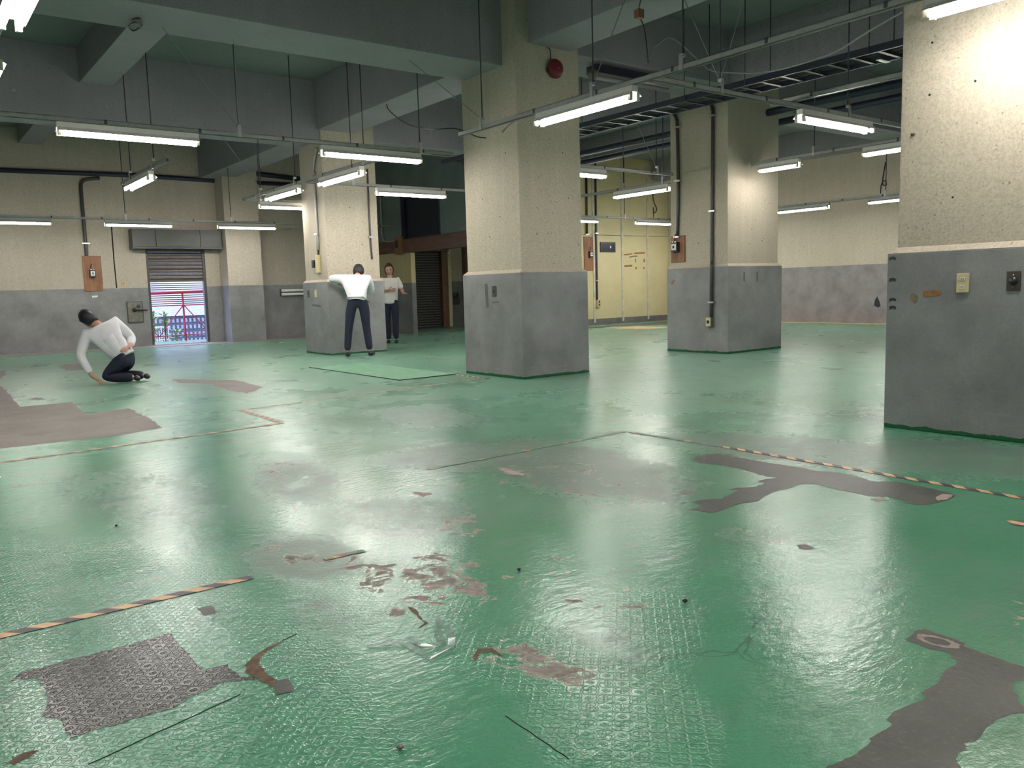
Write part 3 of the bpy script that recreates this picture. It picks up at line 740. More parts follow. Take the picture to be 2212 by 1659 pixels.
QX = FZ(1685, 232, ZR).x
def lamp_proto(L_=1.25):
    r = empty('fluorescent_lamp', (0, 0, 0)); LOCAL.add(r.name)
    h = L_/2
    bm = bmesh.new(); add_box(bm, (-h, -.035, -.052), (h, .035, 0), .004); link('body', bm_mesh('body', bm), M_white, r)
    bm = bmesh.new()
    prof = [(-.074, -.083), (-.035, -.050), (.035, -.050), (.074, -.083)]
    for s in (1, -1):
        pass
    A = [bm.verts.new((-h, y, z)) for y, z in prof]; B = [bm.verts.new((h, y, z)) for y, z in prof]
    A2 = [bm.verts.new((-h, y*1.0, z+.003)) for y, z in prof]; B2 = [bm.verts.new((h, y, z+.003)) for y, z in prof]
    for k in range(3):
        bm.faces.new((A[k], A[k+1], B[k+1], B[k])); bm.faces.new((A2[k], B2[k], B2[k+1], A2[k+1]))
    link('reflector', bm_mesh('reflector', bm), M_white, r)
    ts = bm_mesh('tube', add_tube(bmesh.new(), [(-h+.03, 0, 0), (h-.03, 0, 0)], .0165, 8), True); ts.materials.append(M_tube)
    ss = bm_mesh('lamp_holder', add_box(bmesh.new(), (-.014, -.017, -.022), (.014, .017, .045), .005)); ss.materials.append(M_sock)
    for s in (-1, 1):
        o = link('tube', ts, None, r); o.location = (0, s*.040, -.098)
        for e in (-1, 1):
            o2 = link('lamp_holder', ss, None, r); o2.location = (e*(h-.016), s*.040, -.098)
    return r
PROTO = lamp_proto(); PROTO_S = lamp_proto(.64)
used_l = {id(PROTO): False, id(PROTO_S): False}
def lamp(axis, fix, c, label, z=ZL, proto=PROTO, group='lit fluorescent lamps'):
    if not used_l[id(proto)]: r = proto; used_l[id(proto)] = True
    else:
        r = proto.copy(); COL.objects.link(r)
        for ch in proto.children:
            k = ch.copy(); COL.objects.link(k); k.parent = r
    z -= .002
    r.location = (c, fix, z) if axis == 'x' else (fix, c, z)
    r.rotation_euler = (0, 0, 0 if axis == 'x' else math.pi/2)
    tag(r, label, 'lamp', group)
    return r
zg = ZG - RH/2
gx = lambda a, b, y=489: (FZ(a, y, zg-.1).x + FZ(b, y, zg-.1).x)/2
lamp('x', 8.53, 2.01, 'lit lamp on the near rail, left of the middle pillar, above the kneeling person')
lamp('x', 8.53, 4.57, 'lit lamp on the near rail crossing in front of the switch box pillar')
lamp('x', 8.53, 7.57, 'lit lamp just right of the middle pillar, upper of the two there')
lamp('x', 4.70, 7.70, 'lit lamp on the cross rail between conduit pillar and near pillar')
lamp('x', 11.5, 6.82, 'lit lamp between switch box pillar and middle pillar, above the brown lintel')
lamp('x', YG, gx(217, 375), 'lit lamp on the far rail directly above the shutter housing', zg)
lamp('x', YG, gx(217, 375)-2.15, 'lit lamp on the far rail cut by the left picture edge', zg)
lamp('x', YG, gx(470, 605, 492), 'lit bluish lamp on the far rail in front of the pilaster', zg)
lamp('x', 14.0, 5.90, 'lit lamp half hidden behind the switch box pillar')
lamp('x', 14.42, 12.97, 'lit lamp at the partition, partly hidden by the middle pillar')
lamp('x', 14.42, 15.50, 'lit lamp at the partition, running behind the conduit pillar')
lamp('y', 5.02, 5.48, 'largest lit lamp crossing in front of the middle pillar by the red bell')
lamp('y', 5.02, 1.87, 'lit lamp before the near pillar at the upper right corner')
lamp('y', 5.02, 10.30, 'lit lamp on the rail crossing the switch box pillar, nearer of two')
lamp('y', 5.02, 12.30, 'lit lamp just left of the switch box pillar, farther of two')
lamp('y', 2.84, 11.80, 'lone lit lamp hanging above the breaker board on the far wall')
lamp('y', 10.24, 9.79, 'lit lamp touching the left edge of the conduit pillar')
lamp('y', 10.13, 7.04, 'short lit lamp at the right edge of the conduit pillar', ZL+RH+.002, PROTO_S)
lamp('y', 10.13, 5.17, 'lit lamp cut by the near pillar, above the farthest rail', ZL+RH+.002)
lamp('y', 16.05, 10.55, 'lit lamp on the farthest rail in front of the right wall')
lamp('y', 16.05, 8.43, 'lit lamp on the farthest rail cut by the near pillar')
lamp('y', .70, 4.82, 'very bright near lamp at the upper left corner')
lamp('y', .70, 6.96, 'lit lamp at the left picture edge below the brightest lamp')
for ax, f_, c_ in (('y', .70, 1.6), ('y', .70, -1.4), ('y', 5.02, -1.2), ('x', 8.53, -.6), ('x', 8.53, -3.2), ('y', 10.13, 2.2), ('x', YG, -1.4), ('y', 10.24, 12.2), ('y', 16.05, 12.95), ('y', 16.05, 6.2), ('x', 14.42, 17.1), ('x', 14.42, 10.9), ('y', QX, 2.35), ('y', QX, .4)):  # unseen lamps added to brighten floor, pillar faces and walls
    lamp(ax, f_, c_, 'added unseen lamp of the same kind, brightening the hall', ZL + (RH+.002 if ax == 'y' and f_ in (QX, 10.13) else 0) if f_ != YG else zg)

# unlit wall lamp at the far wall
t = tag(empty('wall_lamp', FY(634, 631, YF)), 'unlit white tube lamp mounted low on the far wall', 'lamp')
c = FY(640, 631, YF); 
box('body', (c.x-.42, YF-.05, c.z-.085), (c.x+.55, YF, c.z+.085), M_greyplate, t, .02)
for dz in (.045, -.045): tube('unlit_tube', [(c.x-.40, YF-.07, c.z+dz), (c.x+.55, YF-.07, c.z+dz)], .034, M_tube_off, t, 10)
# dark unlit fixture under the beam beside the middle pillar
t = tag(empty('unlit_lamp', (7.4, 7.95, 3.7)), 'dark unlit lamp fixed under the beam beside the red bell', 'lamp')
a_, b2_ = FZ(1290, 155, 3.66), FZ(1415, 182, 3.66)
a_.y = b2_.y = 7.72
box('body', (a_.x-.05, a_.y-.10, 3.64), (b2_.x+.25, a_.y+.10, 3.74), M_pipe, t, .01)
tube('unlit_tube', [(a_.x, a_.y-.03, 3.61), (b2_.x+.2, a_.y-.03, 3.61)], .018, M_cable, t)
tube('fixing_stem', [(a_.x+.2, a_.y, 3.72), (a_.x+.2, a_.y, 3.78)], .01, M_rod, t, 6)
tube('fixing_stem', [(b2_.x, a_.y, 3.72), (b2_.x, a_.y, 3.78)], .01, M_rod, t, 6)
disc('end_cap', (a_.x-.06, a_.y-.05, 3.62), (-1, -.4, 0), .06, .07, M_oldplate, t, 14)

# ================================================================== TRAY, PIPES, CONDUITS, CABLES
tr = tag(empty('cable_tray', (8.35, 6, 3.3)), 'dark ladder cable tray hung under the girder by thin rods', 'tray')
for x_ in (8.12, 8.56): box('side_rail', (x_-.012, -4, 3.27), (x_+.012, 12.6, 3.34), M_pipe, tr)
rm = bm_mesh('rung', add_box(bmesh.new(), (8.12, -.02, 3.275), (8.56, .02, 3.29))); rm.materials.append(M_black)
for i in range(42):
    o = link('rung', rm, None, tr); o.delta_location = (0, .6+i*.28, 0)
for k, x_ in enumerate((8.2, 8.27, 8.33, 8.4, 8.47)):
    tube('cable', smooth_pts([(x_+random.uniform(-.02, .02), -3.5+j*1.6, 3.31+random.uniform(0, .02)) for j in range(11)], 3), .018, M_black, tr, 6)
for y_ in (2.2, 4.6, 6.1, 7.0, 9.4, 11.4):
    for x_ in (8.10, 8.58): tube('hanger_rod', [(x_, y_, 3.27), (x_, y_, ZC)], .006, M_rod, tr, 6)
tag(box('paper_tag', (8.36, 4.62, 3.255), (8.56, 4.67, 3.262), M_white), 'small white strip lying on the cable tray', 'tag')
for (p_, q_, r_, lb) in ((FZ(1250, 333, 3.5), FZ(1450, 290, 3.5), .055, 'upper dark pipe running behind the conduit pillar'), (FZ(1250, 354, 3.5), FZ(1450, 312, 3.5), .055, 'lower dark pipe running behind the conduit pillar')):
    x_ = (p_.x+q_.x)/2
    tag(tube('ceiling_pipe', [(x_, 1.0, 3.5), (x_, 16.3, 3.5)], r_, M_pipe), lb, 'pipe', 'dark ceiling pipes')
    for k_, yk in enumerate((6.0, 9.2, 12.4)):
        pass
def clip_ring(p, r, parent, n='x'):
    bm = bmesh.new()
    if n == 'x': add_box(bm, p-Vector((r*1.3, r*2.2, .012)), p+Vector((.02, r*2.2, .012)))
    else: add_box(bm, p-Vector((r*2.2, r*1.3, .012)), p+Vector((r*2.2, .02, .012)))
    return link('saddle', bm_mesh('saddle', bm), M_steel, parent)
def conduit(label, pts, r, mat, face, clips=()):
    t = tag(empty('conduit', pts[-1]), label, 'conduit')
    tube('pipe', smooth_pts(pts, 5) if len(pts) > 2 else pts, r, mat, t, 8)
    for c in clips: clip_ring(Vector(c), r, t, face)
    return t
XP3 = 9.705 - .026
c3 = lambda x, y: FX(x, y, XP3)
conduit('dark conduit bending down to the breaker board on the conduit pillar', [c3(1455, 245), c3(1461, 256), c3(1463, 275), c3(1465, 400), c3(1463, 512)], .024, M_conduit, 'x', [c3(1464, 275), c3(1465, 391), c3(1463, 512)])
conduit('long dark conduit down the conduit pillar to the outlet box', [c3(1536, 222), c3(1539, 238), c3(1540, 260), c3(1538, 540), FX(1537, 580, 9.632), FX(1536, 686, 9.632)], .024, M_conduit, 'x', [c3(1540, 250), c3(1539, 456), FX(1537, 653, 9.632)])
XP1 = 5.965 - .028
c1 = lambda x, y: FX(x, y, XP1)
conduit('grey conduit down the left face of the switch box pillar', [c1(684, 320), c1(678, 350), c1(677, 375), c1(681, 430), c1(687, 540)], .026, M_conduit_g, 'x', [c1(678, 376), c1(685, 506)])
c1b = lambda x, y: FY(x, y, 12.895-.018)
conduit('thin brown conduit on the right face of the switch box pillar', [c1b(793, 365), c1b(796, 420), c1b(800, 512), c1b(804, 560)], .016, M_conduit, 'y', [c1b(800, 512)])
cf = lambda x, y: FY(x, y, YF-.03)
conduit('dark twin conduit dropping to the breaker board on the far wall', [cf(215, 385), cf(185, 388), cf(176, 395), cf(175, 410), cf(180, 470), cf(186, 535), cf(187, 553)], .035, M_conduit, 'y', [cf(185, 526)])
tag(tube('wall_pipe', [cf(-10, 367), cf(300, 379), cf(472, 391), cf(700, 402)], .05, M_pipe), 'long dark pipe along the top of the far wall', 'pipe')
tag(tube('wall_pipe', [cf(470, 300), cf(472, 366), cf(480, 371), cf(560, 376), cf(660, 388)], .06, M_pipe), 'thick dark pipe bending down beside the far pilaster', 'pipe')
cpw = lambda x, y: FY(x, y, YP-.03)
conduit('dark conduit above the breaker board on the partition', [cpw(1266, 350), cpw(1268, 506)], .03, M_conduit, 'y', [cpw(1268, 506)])
conduit('thin dark conduit reaching down the partition to an outlet', [cpw(1286, 350), cpw(1288, 500), cpw(1290, 648)], .026, M_conduit, 'y', [cpw(1288, 504), cpw(1289, 606)])
cx_ = lambda x, y: FX(x, y, XW-.06)
conduit('light metal conduit bending along the top of the brown lintel', [cx_(821, 420), cx_(824, 480), cx_(826, 510), cx_(831, 521), cx_(846, 521), cx_(866, 518)], .020, M_conduit_g, 'x', [])
def cable(label, pts, r=.007, mat=None, n=6): return tag(tube('loose_cable', smooth_pts(pts, n), r, mat or M_cable, None, 5), label, 'cable')
cable('pale cable sagging from the hanger towards the near pillar', [FZ(1532, 150, 3.0), FZ(1560, 156, 3.0), FZ(1660, 155, 2.98), FZ(1790, 118, 2.98), FZ(1880, 65, 3.0), FZ(1950, 25, 3.0)], .008)
cable('grey cable looping from girder to the rail end', [FZ(835, 225, 3.4), FZ(842, 240, 3.3), FZ(880, 268, 2.95), FZ(930, 279, 2.75), FZ(985, 278, 2.74), FZ(1030, 295, 2.70), FZ(1050, 298, 2.69)], .007, M_black)
cable('grey cable arching over the rail near the red bell', [FZ(1404, 125, 2.85), FZ(1412, 105, 2.95), FZ(1440, 83, 3.05), FZ(1462, 88, 3.02), FZ(1490, 112, 2.9), FZ(1530, 150, 2.75)], .006)
cable('dark cable lying over the lamp rail before the middle pillar', [FZ(1085, 285, 2.7), FZ(1105, 265, 2.7), FZ(1140, 246, 2.7), FZ(1165, 238, 2.7)], .008, M_black)
cable('thin cable loop hanging before the partition', [FY(1411, 395, 16.34), FY(1411, 430, 16.34), FY(1419, 452, 16.34), FY(1413, 460, 16.34), FY(1411, 448, 16.34), FY(1412, 470, 16.34)], .012, M_black)
cable('thin cable with a loop hanging on the right wall', [FX(1913, 350, 18.19), FX(1906, 395, 18.19), FX(1914, 400, 18.19), FX(1912, 390, 18.19), FX(1904, 398, 18.19), FX(1902, 418, 18.19)], .012, M_black)
cable('dark coil of cable left on the deep near beam', [FZ(275, 45, 3.52), FZ(300, 40, 3.48), FZ(308, 52, 3.48), FZ(290, 66, 3.48), FZ(278, 58, 3.48), FZ(292, 48, 3.47), FZ(305, 60, 3.47)], .008, M_black)
cable('cord with a brown switch block hanging by the red bell girder', [FZ(1386, -5, 3.69), FZ(1380, 20, 3.62), FZ(1384, 42, 3.55), FZ(1392, 62, 3.45), FZ(1398, 110, 3.2), FZ(1400, 135, 3.0)], .006, M_black)
tag(box('cord_switch', FZ(1380, 26, 3.60)-Vector((.016, .016, .05)), FZ(1381, 30, 3.60)+Vector((.016, .016, .03)), M_board, None, .006), 'small brown switch block on the hanging cord', 'switch')

# ================================================================== WALL FITTINGS
def on(c, u, v, n, name, du, dv, d0, d1, mat, parent, bev=0.0, off=(0, 0)):
    """box on a wall: u,v in-plane axes, n outward"""
    c = Vector(c) + u*off[0] + v*off[1]
    return box(name, c - u*du/2 - v*dv/2 + n*d0, c + u*du/2 + v*dv/2 + n*d1, mat, parent, bev)
UZ = Vector((0, 0, 1)); NX = Vector((-1, 0, 0)); NY = Vector((0, -1, 0)); UX = Vector((1, 0, 0)); UYr = Vector((0, -1, 0))
# cream double outlet on the near pillar
c = FX(2081, 611, 5.43); t = tag(empty('wall_outlet', c), 'cream double outlet plate on the near pillar', 'outlet')
on(c, UYr, UZ, NX, 'plate', .075, .122, 0, .012, M_cream, t, .004)
for s in (1, -1):
    ins = on(c, UYr, UZ, NX, 'socket', .028, .022, .012, .016, M_creamw, t, .002, (0, s*.025))
    for e in (-1, 1): on(c, UYr, UZ, NX, 'slot', .0035, .011, .0155, .0168, M_black, ins, 0, (e*.006, s*.025))
c = FX(2190, 607, 5.43); t = tag(empty('wall_socket', c), 'brown metal plate with round black socket on the near pillar', 'outlet')
on(c, UYr, UZ, NX, 'plate', .078, .118, 0, .007, M_brownplate, t, .003)
disc('round_socket', c+NX*.007, NX, .024, .008, M_black, t, 18)
for s in (1, -1): disc('screw', c+NX*.007+UZ*s*.036, NX, .004, .003, M_steel, t, 8)
tag(tube('bolt', [FX(1974, 290, 5.475), FX(1974, 290, 5.475)+NX*.03+Vector((0, 0, -.004))], .008, M_greyplate, None, 8), 'rusty bolt stub sticking out of the near pillar', 'bolt')
def sticker(name, px, X, mat, label, cat='tape', d=.0015, axis='x'):
    f = FX if axis == 'x' else FY
    pts = [f(a, b, X) for a, b in px]; n = NX if axis == 'x' else NY
    bm = bmesh.new(); A = [bm.verts.new(p + n*d) for p in pts]; B = [bm.verts.new(p) for p in pts]
    bm.faces.new(A)
    for k in range(len(A)): bm.faces.new((A[k], A[(k+1) % len(A)], B[(k+1) % len(A)], B[k]))
    o = link(name, bm_mesh(name, bm), mat)
    return tag(o, label, cat)
M_otape = plain('old_orange_tape', (.30, .13, .055), .6, 0, .25, 30); M_tanp = plain('dull_tan_paper', (.20, .17, .10), .7, 0, .2, 20); M_greyt = plain('grey_tape_mark', (.11, .112, .115), .6)
sticker('tape_remnant', [(1993,629),(2002,628),(2020,626),(2032,629),(2035,633),(2028,639),(2010,641),(1994,642)], 5.43, M_otape, 'torn orange brown tape on the near pillar base')
sticker('paper_remnant', [(1965,638),(1972,633),(1983,639),(1982,652),(1977,656),(1966,648)], 5.43, M_tanp, 'dull tan paper scrap on the near pillar base', 'paper')
sticker('paper_remnant', [(2015,617),(2022,619),(2030,620),(2028,626),(2018,625)], 5.43, M_oldplate, 'small grey paper scrap above the torn tape', 'paper')
for k_, (y_, lb) in enumerate(((558, 'uppermost'), (604, 'second'), (647, 'third'), (664, 'lowest'))):
    sticker('black_mark', [(1921,y_-2),(1930,y_-4),(1936,y_-1),(1935,y_+4),(1928,y_+2),(1921,y_+5)], 5.43, M_black, f'{lb} black scuff mark near the edge of the near pillar', 'mark')
# middle pillar
c = FX(1068, 629, 5.69); t = tag(empty('wall_switch', c), 'narrow dark switch plate on the middle pillar', 'switch')
on(c, UYr, UZ, NX, 'plate', .075, .122, 0, .008, M_greyplate, t, .002); disc('toggle', c+NX*.008, NX, .011, .008, M_black, t, 10)
sticker('tape_mark', [(1047,613),(1053,613),(1056,664),(1050,665)], 5.69, M_greyt, 'long upright grey tape mark on the middle pillar')
sticker('tape_mark', [(1063,652),(1077,651),(1077,654),(1063,655)], 5.69, M_greyt, 'short level grey tape mark on the middle pillar')
c = FY(1195, 150, 7.335); t = tag(empty('alarm_bell', c), 'round dark red alarm bell high on the middle pillar', 'bell')
bm = bmesh.new(); prof = [(0.0, .105), (.012, .108), (.03, .104), (.05, .09), (.062, .06), (.066, .02), (.067, 0.001)]; rings = []
for d, r in prof: rings.append([bm.verts.new(c + NY*(d+.02) + UX*r*math.cos(2*math.pi*k/28) + UZ*r*math.sin(2*math.pi*k/28)) for k in range(28)])
for a2, b2 in zip(rings, rings[1:]):
    for k in range(28): bm.faces.new((a2[k], a2[(k+1)%28], b2[(k+1)%28], b2[k]))
bm.faces.new(rings[-1]); bm.faces.new(list(reversed(rings[0])))
link('gong', bm_mesh('gong', bm, True), M_red, t); disc('hub', c+NY*.084, NY, .016, .012, M_red, t, 12); disc('back_box', c, NY, .06, .025, M_red, t, 16)
tube('bell_wire', smooth_pts([c+Vector((-.10, -.015, .22)), c+Vector((-.05, -.015, .20)), c+Vector((-.06, -.02, .06)), c+Vector((-.11, -.02, -.02)), c+Vector((-.05, -.02, -.08))]), .006, M_black, t, 5)
# switch box pillar
def board(c, u, n, w, h, label, nm='breaker_board', mat=M_board, swap=(0, 0), loop=True, bw=.085, bh=.13):
    t = tag(empty(nm, c), label, 'breaker')
    on(c, u, UZ, n, 'board', w, h, 0, .02, mat, t, .004)
    bk = on(c, u, UZ, n, 'breaker', bw, bh, .02, .085, M_black, t, .004, swap)
    on(c, u, UZ, n, 'face_plate', bw*.75, bh*.62, .085, .092, M_creamw, bk, .002, swap)
    on(c, u, UZ, n, 'toggle', bw*.2, bh*.25, .09, .108, M_black, bk, .002, swap)
    for e in (-1, 1):
        on(c, u, UZ, n, 'terminal', bw*.22, bh*.12, .05, .088, M_steel, bk, 0, (swap[0]+e*bw*.22, swap[1]+bh*.52))
    if loop:
        b0 = c + u*swap[0] + UZ*(swap[1]-bh/2) + n*.05
        tube('wire_loop', smooth_pts([b0 + u*-.03, b0 + u*-.035 - UZ*.06, b0 - UZ*.10, b0 + u*.03 - UZ*.06, b0 + u*.03]), .004, M_board, bk, 5)
        tube('feed_wire', smooth_pts([b0 + UZ*bh + u*-.01, b0 + UZ*(bh+.05) + u*-.02, b0 + UZ*(bh+.12) + u*.0]), .009, M_black, bk, 6)
    return t
board(FX(1466, 538, 9.705), UYr, NX, .27, .40, 'square wooden breaker board with black breaker on the conduit pillar', swap=(-.02, .03), bw=.12, bh=.15)
board(FY(200, 591, YF), UX, NY, .36, .74, 'tall orange brown wooden breaker board on the far wall', swap=(-.01, 0), bw=.11, bh=.16)
board(FY(1271, 548, YP), UX, NY, .34, .90, 'reddish wooden breaker board on the cream partition', swap=(.04, -.02), bw=.11, bh=.16)
c = FX(689, 570, 5.965)
t = tag(empty('switch_box', c), 'cream plastic box with black breaker on its pillar', 'box')
on(c, UYr, UZ, NX, 'backing', .16, .30, 0, .02, M_cream, t, .003, (0, -.01)); on(c, UYr, UZ, NX, 'cover', .10, .30, .02, .07, M_cream, t, .006, (.05, .0))
on(c, UYr, UZ, NX, 'breaker', .09, .13, .02, .09, M_black, t, .004, (-.06, -.0)); on(c, UYr, UZ, NX, 'face_plate', .06, .07, .09, .096, M_greyplate, t, .002, (-.06, .0))
tube('feed_wire', smooth_pts([FX(687, 540, 5.95), FX(687, 550, 5.94), FX(683, 557, 5.92)]), .016, M_black, t, 6)
c = FX(666.5, 635, 5.92); t = tag(empty('wall_switch', c), 'narrow black plate on the switch box pillar base', 'switch'); on(c, UYr, UZ, NX, 'plate', .072, .12, 0, .008, M_greyplate, t, .002); disc('toggle', c+NX*.008, NX, .01, .006, M_black, t, 8)
c = FX(682.5, 634, 5.92); t = tag(empty('wall_outlet', c), 'narrow cream plate on the switch box pillar base', 'outlet'); on(c, UYr, UZ, NX, 'plate', .075, .122, 0, .012, M_cream, t, .003); on(c, UYr, UZ, NX, 'socket', .026, .04, .012, .015, M_creamw, t, .001)
sticker('tape_mark', [(675,657),(693,659),(693,664),(675,661)], 5.92, M_greyt, 'short dark mark below the cream plate on its pillar')
# conduit pillar
c = FX(1535, 695, 9.66); t = tag(empty('outlet_box', c), 'small beige outlet box low on the conduit pillar', 'outlet')
on(c, UYr, UZ, NX, 'box_body', .10, .14, 0, .055, M_oldplate, t, .004); on(c, UYr, UZ, NX, 'face', .085, .125, .055, .06, M_cream, t, .003); disc('round_socket', c+NX*.06, NX, .024, .006, M_black, t, 16)
sticker('tape_remnant', [(1449,612),(1455,602),(1458,607),(1452,615)], 9.66, M_otape, 'small orange tape scrap at the edge of the conduit pillar')
for k_, x_ in enumerate((1606, 1634)):
    sticker('tape_mark', [(x_,587),(x_+3,587),(x_+3,608),(x_,608)], 7.55, M_greyt, ('nearer' if k_ else 'other') + ' of two upright dark tape marks on the conduit pillar', axis='y')
# partition fittings
c = FY(1312, 534, YP); t = tag(empty('wall_vent', c), 'dark glazed vent panel on the cream partition', 'vent')
on(c, UX, UZ, NY, 'frame', .56, .27, 0, .03, M_black, t, .006); on(c, UX, UZ, NY, 'pane', .47, .19, .03, .034, M_darkpane, t)
on(c, UX, UZ, NY, 'catch', .03, .06, .03, .045, M_steel, t, 0, (.08, .0))
c = FY(1291, 655, YP); t = tag(empty('outlet_box', c), 'small outlet box at the foot of the partition conduit', 'outlet')
on(c, UX, UZ, NY, 'box_body', .12, .20, 0, .07, M_cream, t, .006); on(c, UX, UZ, NY, 'socket', .05, .06, .07, .075, M_brownplate, t, 0, (0, .04)); on(c, UX, UZ, NY, 'socket', .05, .06, .07, .075, M_brownplate, t, 0, (0, -.04))
disc_ = tag(disc('round_fitting', FY(1446, 532, YP), NY, .04, .05, M_black, None, 14), 'black knob on the partition beside the conduit pillar', 'knob')
for k_, (q_, lb) in enumerate(((((1348,549),(1366,547),(1366,549.5),(1349,552)), 'left upper'), (((1370,545.5),(1393,544.5),(1393,548),(1370,549)), 'longest upper'), (((1372,559),(1374,558),(1374,567),(1372,567)), 'upright middle'), (((1390,559),(1393,559),(1393,566.5),(1390,566.5)), 'upright right'), (((1349,573),(1365.5,572),(1366,576),(1349,577)), 'reddish lower'), (((1372,577),(1376,577),(1375,582),(1373,582)), 'small lower'), (((1391,576),(1393,580),(1391,582),(1389,579)), 'small diamond shaped'))):
    sticker('tape_remnant', q_, YP, M_otape, f'{lb} brown tape remnant on the cream partition', axis='y')
sticker('black_mark', [(1359,555),(1368,552.5),(1377,552.5),(1377,554),(1368,554),(1360,557)], YP, M_black, 'black smear between the tape remnants on the partition', 'mark', axis='y')
# far wall fittings
c = FY(266, 612, YF); t = tag(empty('wall_outlet', c), 'beige outlet plate on the far wall near the doorway', 'outlet'); on(c, UX, UZ, NY, 'plate', .075, .125, 0, .012, M_tan, t, .004); on(c, UX, UZ, NY, 'slot', .02, .012, .012, .014, M_black, t)
sticker('paper_label', [(199,639),(211,638),(211,642),(199,643)], YF, M_white, 'small white label below the breaker board on the far wall', 'label', axis='y')
c = Vector((XW-.06, FX(869, 530, XW).y, 2.17)); t = tag(empty('junction_box', c), 'brown junction box on the end of the lintel', 'box')
on(c, UYr, UZ, NX, 'box_body', .34, .42, 0, .07, M_board, t, .008); on(c, UYr, UZ, NX, 'cavity', .14, .18, .07, .075, M_black, t, 0, (-.06, .03))
c = FX(1895, 652, XR)
sticker('dark_stain', [(1888,660),(1890,648),(1895,640),(1900,652),(1902,662),(1896,664)], XR, M_black, 'dark teardrop stain on the right wall', 'stain')

# ================================================================== TAPES AND CRUMBS ON THE FLOOR
def tape(a, b, w, mat, label, z=.0014, jag=.0):
    p, q = FZ(*a), FZ(*b); d = q-p; L_ = d.length
    o_ = empty if False else None
    bm = bmesh.new(); n = max(2, int(L_/.05)); rows = []
    for k in range(n+1):
        j = random.uniform(-jag, jag); x = L_*k/n
        rows.append([bm.verts.new((x, -w/2+j, 0)), bm.verts.new((x, w/2+j*.5, 0)), bm.verts.new((x, w/2+j*.5, .0007)), bm.verts.new((x, -w/2+j, .0007))])
    for r0, r1 in zip(rows, rows[1:]):
        for k in range(4): bm.faces.new((r0[k], r0[(k+1)%4], r1[(k+1)%4], r1[k]))
    bm.faces.new(rows[0]); bm.faces.new(list(reversed(rows[-1])))
    o = link('floor_tape', bm_mesh('floor_tape', bm), mat)
    o.location = (p.x, p.y, z); o.rotation_euler = (0, 0, math.atan2(d.y, d.x))
    return tag(o, label, 'tape', 'hazard tape lines on the floor')
tape((-120, 1403), (543, 1247), .046, M_tape, 'bold black and yellow hazard tape at lower left beside the relief patch')
tape((-60, 1008), (612, 914), .046, M_tape_pale, 'long faded hazard tape line in front of the brown bare patch')
tape((517, 886), (606, 912), .055, M_tape_pale, 'short striped tape joining the two long faded lines')
tape((520, 886), (1050, 817), .046, M_tape_pale, 'far faded tape line running to the middle pillar')
tape((975, 808), (1050, 818), .05, M_tape, 'short striped tape at the foot of the middle pillar')
tape((916, 769), (1016, 779), .05, M_tape_pale, 'farthest faded tape line left of the middle pillar')
tape((925, 1014), (1352, 932), .040, M_tape_worn, 'almost worn off orange tape line across the grey scuffed floor', jag=.006)
tape((1362, 934), (1560, 965), .042, M_tape_worn, 'worn start of the long right tape line')
tape((1560, 965), (2330, 1097), .046, M_tape, 'long black and yellow hazard tape in front of the near pillar')
tape((2184, 1131), (2330, 1131), .075, M_tape, 'end of wide hazard tape at the right picture edge')
tape((700, 1209), (786, 1190), .036, M_tape_worn, 'short torn orange tape scrap on the peeled floor', jag=.005)
M_stone = plain('grey_pebble', (.34, .31, .29), .8, 0, .3, 90, None, .3)
M_crumbd = plain('black_crumb', (.02, .02, .02), .6)
def pebble(px, r, mat, label, cat='pebble'):
    p = FZ(*px); bm = bmesh.new(); bmesh.ops.create_icosphere(bm, subdivisions=3, radius=r)
    for v in bm.verts:
        k = 1 + .16*math.sin(v.co.x/r*3+1) * math.cos(v.co.y/r*4) + random.uniform(-.03, .03)
        v.co = Vector((v.co.x*k, v.co.y*k*.85, v.co.z*k*.72))
    lo = min(v.co.z for v in bm.verts)
    for v in bm.verts: v.co += Vector((p.x, p.y, -lo))
    return tag(link('pebble', bm_mesh('pebble', bm, True), mat), label, cat)
pebble((865, 1619), .0085, M_stone, 'pale grey pebble lying on the green floor near the front')
pebble((1480, 1302), .0085, M_crumbd, 'black crumb alone on the smooth green floor', 'crumb')
pebble((1121, 1233), .007, M_crumbd, 'small dark crumb among the peeled spots', 'crumb')
pebble((251, 1137), .006, M_crumbd, 'tiny dark crumb on the floor at the left', 'crumb')
M_clear = plain('clear_film', (.30, .46, .38), .12, 0, .1, 30)
M_clear.node_tree.nodes['Principled BSDF'].inputs['Alpha'].default_value = .55
cp = [FZ(*p) for p in ((795,1399),(835,1392),(885,1397),(930,1424),(975,1400),(976,1380),(965,1352),(948,1340),(944,1360),(955,1388),(942,1402),(910,1396),(880,1380))]
bm = bmesh.new(); rows = []
for k, p in enumerate(cp):
    d = (cp[min(k+1, len(cp)-1)] - cp[max(k-1, 0)]).normalized(); s_ = Vector((-d.y, d.x, 0))*.012
    zz = .002 + (.006 if k % 3 == 1 else 0) + k*.0004
    rows.append((bm.verts.new(p + s_ + Vector((0, 0, zz))), bm.verts.new(p - s_ + Vector((0, 0, zz+.001)))))
for a2, b2 in zip(rows, rows[1:]): bm.faces.new((a2[0], a2[1], b2[1], b2[0]))
tag(link('plastic_strip', bm_mesh('plastic_strip', bm), M_clear), 'crumpled clear plastic strip lying folded on the floor', 'strip')

